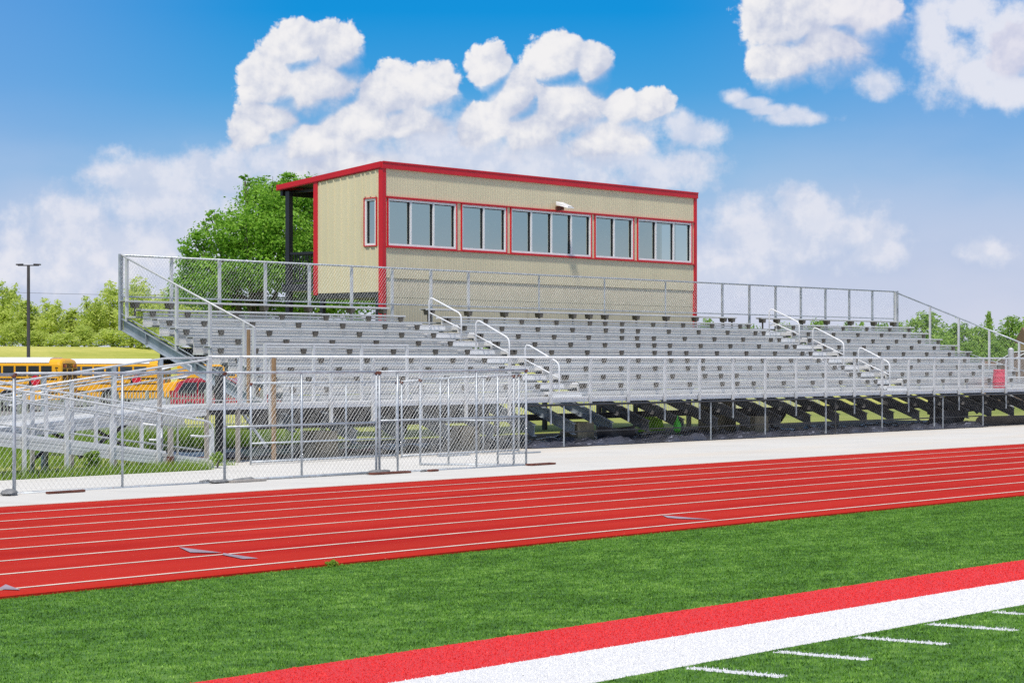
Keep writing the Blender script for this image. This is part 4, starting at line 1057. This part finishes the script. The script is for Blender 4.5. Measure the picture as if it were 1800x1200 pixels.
m = MB(); m.hexa([(x+bk_[0]*a+fw_[0]*b, y+bk_[1]*a+fw_[1]*b, z) for z, k in ((1.55, 1), (1.9, .55)) for a, b in ((-1.05*k, -.2), (.9*k, -.2), (.9*k, 2.2), (-1.05*k, 2.2))]); m.build('roof', 'houseroof', sh)

# ------------------------------------------------------------------ trees
def limbs(mb, base, h, lobes, r0, rng, n2=3):
    tip = (base[0]+rng.uniform(-.1, .1)*h*.3, base[1]+rng.uniform(-.1, .1)*h*.3, base[2]+h*.62)
    mid = tuple((a+b)/2+rng.uniform(-.03, .03)*h for a, b in zip(base, tip))
    mb.tube([base, (mid[0], mid[1], (base[2]+tip[2])/2), tip], [r0, r0*.72, r0*.35], 8)
    for lb in lobes:
        s = rng.uniform(.35, .95); st = tuple(b+(t-b)*s for b, t in zip(base, tip))
        en = tuple(lb[i]+(base[i] if i < 2 else base[2])*1 for i in range(3))
        md = tuple((a+b)/2 for a, b in zip(st, en)); md = (md[0], md[1], md[2]-.04*h)
        mb.tube([st, md, en], [r0*.38, r0*.24, r0*.08], 6)
        for _ in range(n2):
            e2 = tuple(en[i]+rng.uniform(-.8, .8)*lb[3+i] for i in range(3))
            mb.tube([md, e2], [r0*.16, r0*.03], 5)
# the big tree behind the stand
bt_x, bt_y = at(452, 71)
bt = tag(empty('tree', (bt_x, bt_y, -.4)), 'large bright green leafy tree close behind the left end of the press box', 'tree')
rng = np.random.default_rng(11)
K = 71/FPX
def lobe(u, v, ru, rv, dep=0.0):
    r = (u-452)*K; z = EYE+(HOR-v)*K+.4
    return (SA*r+CA*dep, -CA*r+SA*dep, z, ru*K, ru*K, rv*K)
LB = [lobe(540, 350, 38, 34), lobe(475, 365, 62, 44), lobe(455, 335, 34, 28, .8), lobe(525, 345, 55, 38, 1.), lobe(390, 415, 48, 36), lobe(345, 430, 30, 22, -.3), lobe(440, 415, 60, 45, -.9), lobe(505, 415, 62, 50, -.7),
      lobe(555, 420, 50, 55, .3), lobe(350, 470, 42, 30, .3), lobe(400, 480, 60, 36, -.8), lobe(470, 475, 60, 40, -1.0), lobe(540, 480, 55, 45, -.4), lobe(600, 440, 60, 60, .8), lobe(330, 510, 34, 30), lobe(380, 525, 45, 28, -.4), lobe(590, 520, 50, 40), lobe(450, 535, 45, 26, .5), lobe(520, 540, 45, 26), lobe(640, 500, 50, 50, .6),
      lobe(505, 318, 26, 16, .4), lobe(430, 318, 12, 12, .2), lobe(372, 385, 18, 14)]
vv = leafcloud(60000, LB, .058, rng, 26, .16, .72)
o = bpy.data.objects.new('crown', leafmesh('crown', vv, 'leaf_big')); COL.objects.link(o); o.parent = bt
mb = MB(); limbs(mb, (bt_x, bt_y, -.4), 7.5, [(l[0], l[1], l[2], *l[3:]) for l in LB], .24, rng, 4); mb.build('trunk', 'bark', bt)

def make_proto(kind, seed, matn):
    rng = np.random.default_rng(seed)
    if kind == 0: L = [(0, 0, 6.2, 2.4, 2.4, 2.2), (1.3, .4, 5.0, 2.0, 2.0, 1.7), (-1.4, -.3, 4.7, 2.0, 2.1, 1.6), (.2, 1, 3.6, 2.2, 2.0, 1.5), (.3, -1.2, 7.6, 1.4, 1.4, 1.5), (-.6, .6, 8.4, .9, .9, 1.1), (-1.6, .2, 2.8, 1.5, 1.4, 1.0), (1.8, -.3, 2.9, 1.5, 1.4, 1.1)]
    elif kind == 1: L = [(0, 0, 3.8, 2.6, 2.6, 2.0), (1.9, .3, 3.0, 2.0, 2.0, 1.6), (-2.0, .4, 3.1, 2.1, 2.0, 1.7), (.6, -.8, 5.2, 1.8, 1.7, 1.5), (-.9, .5, 5.6, 1.5, 1.5, 1.3), (0, .5, 1.6, 2.5, 2.3, 1.2), (2.6, -.4, 1.6, 1.3, 1.3, 1.0), (-2.6, 0, 1.5, 1.4, 1.4, 1.0)]
    else: L = [(0, 0, 7.4, 1.3, 1.3, 1.8), (.6, .3, 5.6, 1.5, 1.5, 1.5), (-.7, -.2, 5.0, 1.4, 1.4, 1.3), (.2, .5, 3.4, 1.5, 1.5, 1.4), (-.4, 0, 9.0, .7, .7, 1.1), (.9, -.3, 4.1, 1.1, 1.0, .9)]
    v = leafcloud(4200, L, .24, rng, 14, .22, .7)
    r = empty('tree', (0, 0, 0))
    o = bpy.data.objects.new('crown', leafmesh('crown', v, matn)); COL.objects.link(o); o.parent = r
    mb = MB(); limbs(mb, (0, 0, 0), 7.0, L, .22, rng, 2); mb.build('trunk', 'bark', r)
    hgt = max(l[2]+l[5] for l in L); wid = max(abs(l[0])+l[3] for l in L)*2
    return r, hgt, wid
# column in the photo, depth, top row, width in px, kind, where it stands
LEFT = [(-30, 236, 512, 75, 0), (8, 230, 506, 70, 0), (48, 238, 536, 56, 2), (88, 233, 533, 58, 0), (126, 240, 549, 44, 2), (160, 232, 530, 56, 0), (198, 236, 506, 66, 0), (245, 230, 499, 78, 0), (292, 238, 518, 62, 0), (340, 236, 525, 70, 0), (395, 240, 530, 70, 0),
        (22, 222, 568, 58, 1), (66, 224, 583, 56, 1), (108, 220, 586, 60, 1), (148, 223, 574, 54, 1), (196, 221, 580, 66, 1), (250, 222, 572, 64, 1), (300, 224, 580, 60, 1)]
RIGHT = [(1588, 330, 572, 60, 0), (1632, 300, 556, 88, 0), (1684, 322, 574, 74, 0), (1738, 345, 561, 24, 2), (1722, 318, 580, 66, 1), (1778, 312, 563, 72, 0), (1822, 318, 558, 80, 0), (1650, 270, 600, 70, 1), (1700, 262, 606, 66, 1), (1748, 268, 604, 64, 1), (1668, 330, 580, 60, 0), (1795, 258, 612, 50, 1), (1608, 262, 598, 60, 1)]
MID = [(450, 250, 540, 70, 0), (520, 255, 548, 70, 0), (620, 262, 560, 80, 1), (710, 265, 566, 80, 1), (800, 270, 570, 80, 1), (900, 275, 570, 90, 1), (1000, 280, 572, 90, 1), (1110, 285, 572, 90, 1), (1245, 290, 566, 40, 0), (1310, 300, 580, 70, 1), (1380, 305, 578, 60, 1), (1440, 300, 568, 60, 0), (1500, 305, 572, 60, 0), (1548, 310, 576, 60, 1)]
OUTL = [(-105, 236, 510, 80, 0), (-175, 232, 520, 76, 0), (-250, 238, 514, 84, 0), (-330, 234, 522, 80, 0), (-415, 236, 516, 88, 0), (-140, 224, 578, 70, 1), (-290, 224, 580, 74, 1)]
OUTR = [(1880, 300, 560, 84, 0), (1950, 310, 566, 84, 0), (2030, 305, 560, 90, 0), (2120, 315, 566, 90, 0), (1910, 265, 604, 76, 1), (2070, 265, 606, 80, 1)]
PR = {}
def nthword(i): return ['first', 'second', 'third', 'fourth', 'fifth', 'sixth', 'seventh', 'eighth', 'ninth', 'tenth', 'eleventh', 'twelfth', 'thirteenth', 'fourteenth', 'fifteenth', 'sixteenth', 'seventeenth', 'eighteenth'][i]
KN = ['rounded tall tree', 'low bushy tree', 'slim upright tree']
def forest(lst, matn, where, group):
    cnt = {}
    for (u, d, v, w, kind) in sorted(lst):
        key = (matn, kind)
        if key not in PR: PR[key] = make_proto(kind, 20+kind*3+len(matn), matn); r = PR[key][0]
        else: r = copy_tree(PR[key][0])
        x, y = at(u, d); z0 = terrain(x, y)-.1; ztop = EYE+(HOR-v)/FPX*d
        sz = (ztop-z0)/PR[key][1]*1.13; sx = (w*d/FPX)/PR[key][2]*1.15
        r.location = (x, y, z0); r.scale = (sx, sx, sz); r.rotation_euler = (0, 0, random.uniform(0, 6.28))
        i = cnt.get(kind, 0); cnt[kind] = i+1
        tag(r, '%s %s counted from the left %s' % (nthword(i), KN[kind], where), 'tree', group)
forest(LEFT, 'leaf_left', 'in the yellow green row above the buses', 'trees behind the grassy bank on the left')
forest(RIGHT, 'leaf_right', 'in the tree line right of the bleachers', 'trees beyond the right end')
forest(OUTL, 'leaf_left', 'beyond the left edge of the photo', 'trees beyond the left edge')
forest(OUTR, 'leaf_right', 'beyond the right edge of the photo', 'trees beyond the right edge')
forest(MID, 'leaf_right', 'among those hidden behind the bleachers', 'trees behind the bleachers')

# ------------------------------------------------------------------ sky with cumulus
SUN_EL = radians(61)
sx_, sy_ = -.86, -.50                                   # where the sun stands (horizontal)
w = bpy.data.worlds.new('World'); scn.world = w; w.use_nodes = True
nt = w.node_tree; nt.nodes.clear()
out = nt.nodes.new('ShaderNodeOutputWorld')
sky = nt.nodes.new('ShaderNodeTexSky'); sky.sky_type = 'NISHITA'; sky.sun_disc = False
sky.sun_elevation = SUN_EL; sky.sun_rotation = math.atan2(sx_, sy_)
sky.air_density = 1.0; sky.dust_density = .6; sky.ozone_density = 1.5
tc = nt.nodes.new('ShaderNodeTexCoord'); D = tc.outputs['Generated']
def dot(v):
    n = nt.nodes.new('ShaderNodeVectorMath'); n.operation = 'DOT_PRODUCT'; nt.links.new(D, n.inputs[0]); n.inputs[1].default_value = v
    return NX(nt, n.outputs['Value'])
df, dr, dz = dot((CA, SA, 0)), dot((SA, -CA, 0)), dot((0, 0, 1))
az = dr._op('ARCTAN2', df); el = dz._op('ARCSINE')
az = az*57.2958; el = el*57.2958                      # degrees: bearing from the stand's mid axis, elevation
cx = nt.nodes.new('ShaderNodeCombineXYZ'); nt.links.new(az.s, cx.inputs[0]); nt.links.new(el.s, cx.inputs[1])
sky2 = cx.outputs[0]
A_ = lambda u: math.degrees(atan((u-900)/FPX)); E_ = lambda u, v: math.degrees(atan((HOR-v)/FPX*cos(atan((u-900)/FPX))))
DG = math.degrees(1/FPX)
CRISP = [(520, 85, 62, 48), (592, 92, 48, 52), (478, 150, 58, 58), (560, 150, 85, 62), (475, 212, 55, 48), (690, 172, 75, 58), (752, 162, 62, 50), (640, 222, 95, 60), (720, 215, 75, 52), (560, 255, 80, 42),
         (862, 122, 40, 44), (905, 175, 50, 58), (985, 108, 58, 48), (1038, 118, 38, 42), (1000, 195, 80, 72), (930, 235, 72, 55), (1095, 192, 42, 36), (1142, 192, 42, 36), (860, 225, 60, 50), (1060, 250, 90, 45), (610, 290, 110, 40), (450, 235, 50, 40),
         (1398, 40, 92, 70), (1445, 80, 100, 68), (1520, 28, 70, 56), (1380, 110, 66, 50), (1470, 20, 95, 55),
         (1790, 95, 50, 50)]
SOFT = [(1288, 170, 24, 15), (1318, 183, 34, 10), (1350, 195, 34, 11), (1390, 207, 60, 14), (1425, 209, 26, 11), (1400, 205, 30, 16), (1545, 148, 38, 26), (1238, 235, 44, 26), (1320, 400, 100, 52), (1425, 372, 72, 42), (1375, 430, 150, 50), (1740, 445, 44, 26), (1545, 442, 56, 28), (1200, 230, 40, 30),
        (240, 312, 90, 42), (340, 292, 62, 34), (400, 310, 90, 46), (110, 385, 95, 42), (300, 350, 150, 55), (500, 300, 130, 50), (700, 300, 160, 60), (950, 300, 170, 60), (1080, 260, 110, 60), (1030, 315, 60, 28), (180, 440, 200, 70), (420, 400, 180, 80), (60, 470, 120, 50), (1715, 125, 95, 55), (1785, 75, 70, 75), (1765, 155, 75, 34), (1690, 15, 80, 40), (1640, 60, 40, 60), (780, 260, 120, 60), (870, 310, 260, 60), (600, 320, 260, 70), (1180, 300, 90, 40), (1300, 470, 120, 40), (1480, 410, 120, 40)]
def field(lst, vec):
    F = None
    for (u, v, ru, rv) in lst:
        ix, iy = 1/(ru*DG), 1/(rv*DG)
        n = nt.nodes.new('ShaderNodeVectorMath'); n.operation = 'MULTIPLY_ADD'; nt.links.new(vec, n.inputs[0])
        n.inputs[1].default_value = (ix, iy, 0); n.inputs[2].default_value = (-A_(u)*ix, -E_(u, v)*iy, 0)
        l = nt.nodes.new('ShaderNodeVectorMath'); l.operation = 'LENGTH'; nt.links.new(n.outputs[0], l.inputs[0])
        b = NX(nt, l.outputs['Value'])
        F = b if F is None else F._op('SMOOTH_MIN', b, .13)
    return F.sub_from(1.0)
def vor(scale, detail):
    n = nt.nodes.new('ShaderNodeTexVoronoi'); n.voronoi_dimensions = '2D'; n.feature = 'F1'; n.inputs['Scale'].default_value = scale
    n.inputs['Detail'].default_value = detail; n.inputs['Roughness'].default_value = .5; n.inputs['Lacunarity'].default_value = 2.2
    n.normalize = True; return n
def puff(vec):
    """two sizes of cauliflower lobes on a warped plane"""
    warp = nt.nodes.new('ShaderNodeTexNoise'); warp.noise_dimensions = '2D'; warp.inputs['Scale'].default_value = 1.3; warp.inputs['Detail'].default_value = 6; nt.links.new(vec, warp.inputs['Vector'])
    ad = nt.nodes.new('ShaderNodeVectorMath'); ad.operation = 'MULTIPLY_ADD'; nt.links.new(warp.outputs['Color'], ad.inputs[0]); ad.inputs[1].default_value = (.55, .55, 0); nt.links.new(vec, ad.inputs[2])
    v1 = vor(.95, 0); nt.links.new(ad.outputs[0], v1.inputs['Vector'])
    v2 = vor(2.6, 2); nt.links.new(ad.outputs[0], v2.inputs['Vector'])
    d1, d2 = NX(nt, v1.outputs['Distance']), NX(nt, v2.outputs['Distance'])
    return d1*-.70 + .34, d2*-.62 + .25
def shifted(dx, dy):
    n = nt.nodes.new('ShaderNodeVectorMath'); n.operation = 'ADD'; nt.links.new(sky2, n.inputs[0]); n.inputs[1].default_value = (dx, dy, 0); return n.outputs[0]
pl0, ps0 = puff(sky2); pl1, ps1 = puff(shifted(-.09, .15))
Fc0 = field(CRISP, sky2); Fc1 = field(CRISP, shifted(-.20, .40))
Fs = field(SOFT, sky2)
wisp = noise(nt, sky2, 3.2, 8, .62, dim='2D')-.5
dens = Fc0 + pl0*.70 + ps0*.80 + wisp*.30 + .06
soft = ((Fc1-Fc0)*1.5 + .12).clamp()                   # undersides dissolve, tops stay crisp
mc = ((dens-.02)/(soft*1.5+.20)).sstep(0, 1)
ms = (Fs + (noise(nt, sky2, 1.0, 9, .6, dim='2D')-.5)*1.9 + pl0*.4 + ps0*.25 + wisp*.2).sstep(-.28, .62)*.88
big = noise(nt, sky2, .75, 4, .5, dim='2D')
relief = ((pl0-pl1)*1.0 + (ps0-ps1)*.62 + (Fc0-Fc1)*.40 + .52 + (big-.5)*1.1 + wisp*.35).clamp()
lit = relief.sstep(.10, .95)
ccol = mixc(nt, lit, (.50, .56, .72), (.89, .88, .89))
grey = az.sstep(6.0, 12.0)*.40
ccol = mixc(nt, grey, ccol, (.60, .60, .80))
softlit = (noise(nt, sky2, 1.2, 7, .6, dim='2D').sstep(.35, .65)*.6 + (pl0-pl1)*.5 + (ps0-ps1)*.3 + (Fs-field(SOFT[:23], shifted(-.2, .35)))*.15 + .15).clamp()
scol = mixc(nt, softlit, (.57, .64, .80), (.83, .83, .89))
rampn = nt.nodes.new('ShaderNodeValToRGB'); nt.links.new((el*(1/12.0)).clamp().s, rampn.inputs[0])
els = rampn.color_ramp.elements
stops = [(0, (.60, .65, .78)), (.10, (.56, .62, .78)), (.22, (.42, .54, .76)), (.40, (.20, .46, .76)), (.58, (.065, .36, .74)), (.75, (.008, .29, .71)), (1.0, (.004, .23, .66))]
els[0].position, els[0].color = stops[0][0], (*stops[0][1], 1); els[1].position, els[1].color = 1.0, (*stops[-1][1], 1)
for p_, c_ in stops[1:-1]:
    k = els.new(p_); k.color = (*c_, 1)
# milkier on both flanks, deepest in the middle
flank = (az+1.0).abs().sstep(4.0, 13.5)*(el.sstep(1.0, 7.0))
base = mixc(nt, flank*.36, rampn.outputs[0], (.30, .44, .78))
veil = (noise(nt, scaled(nt, sky2, (.35, .8, 1)), .5, 5, .5, dim='2D').sstep(.25, .7)*.5 + .35)*el.sstep(7.5, 2.5)
base = mixc(nt, veil*.55, base, (.70, .71, .82))
c1 = mixc(nt, ms, base, scol)
# scattered clouds elsewhere in the sky
gen = (noise(nt, scaled(nt, D, (1, 1, 2.2)), 2.6, 6, .6).sstep(.50, .66))*el.sstep(10.0, 16.0)
c2 = mixc(nt, mc, c1, ccol)
bgp = nt.nodes.new('ShaderNodeBackground'); nt.links.new(c2, bgp.inputs[0]); bgp.inputs[1].default_value = 1.0
bgn = nt.nodes.new('ShaderNodeBackground'); nt.links.new(sky.outputs[0], bgn.inputs[0]); bgn.inputs[1].default_value = .14
mx = nt.nodes.new('ShaderNodeMixShader'); nt.links.new(el.sstep(10.5, 22.0).s, mx.inputs[0])
nt.links.new(bgp.outputs[0], mx.inputs[1]); nt.links.new(bgn.outputs[0], mx.inputs[2])
bgc = nt.nodes.new('ShaderNodeBackground'); bgc.inputs[0].default_value = (.88, .89, .92, 1); bgc.inputs[1].default_value = .95
mx2 = nt.nodes.new('ShaderNodeMixShader'); nt.links.new((gen*.9).s, mx2.inputs[0]); nt.links.new(mx.outputs[0], mx2.inputs[1]); nt.links.new(bgc.outputs[0], mx2.inputs[2])
nt.links.new(mx2.outputs[0], out.inputs[0])
w.cycles.sampling_method = 'MANUAL'; w.cycles.sample_map_resolution = 512

sun = bpy.data.lights.new('sun', 'SUN'); sun.energy = 3.7; sun.angle = radians(5); sun.color = (1, .935, .83)
so = bpy.data.objects.new('sun', sun); COL.objects.link(so)
hl = sqrt(sx_**2+sy_**2); sd = (sx_/hl*cos(SUN_EL), sy_/hl*cos(SUN_EL), sin(SUN_EL))
import mathutils
so.rotation_euler = mathutils.Vector(sd).to_track_quat('Z', 'Y').to_euler(); so.location = (20, -20, 60)

# ------------------------------------------------------------------ camera
cam = bpy.data.cameras.new('camera'); co = bpy.data.objects.new('camera', cam); COL.objects.link(co)
cam.sensor_width = 36; cam.lens = FPX/1800*36; cam.shift_y = (HOR-600)/1800; cam.clip_end = 6000; cam.clip_start = .2
co.location = (0, 0, EYE); co.rotation_euler = (pi/2, 0, YAW-pi/2)
scn.camera = co
scn.view_settings.view_transform = 'Standard'; scn.view_settings.look = 'None'; scn.view_settings.exposure = 0; scn.view_settings.gamma = 1
scn.render.engine = 'CYCLES'; scn.cycles.use_denoising = False; scn.render.filter_size = 1.15
scn.cycles.max_bounces = 6; scn.cycles.transparent_max_bounces = 12
bpy.context.view_layer.update()
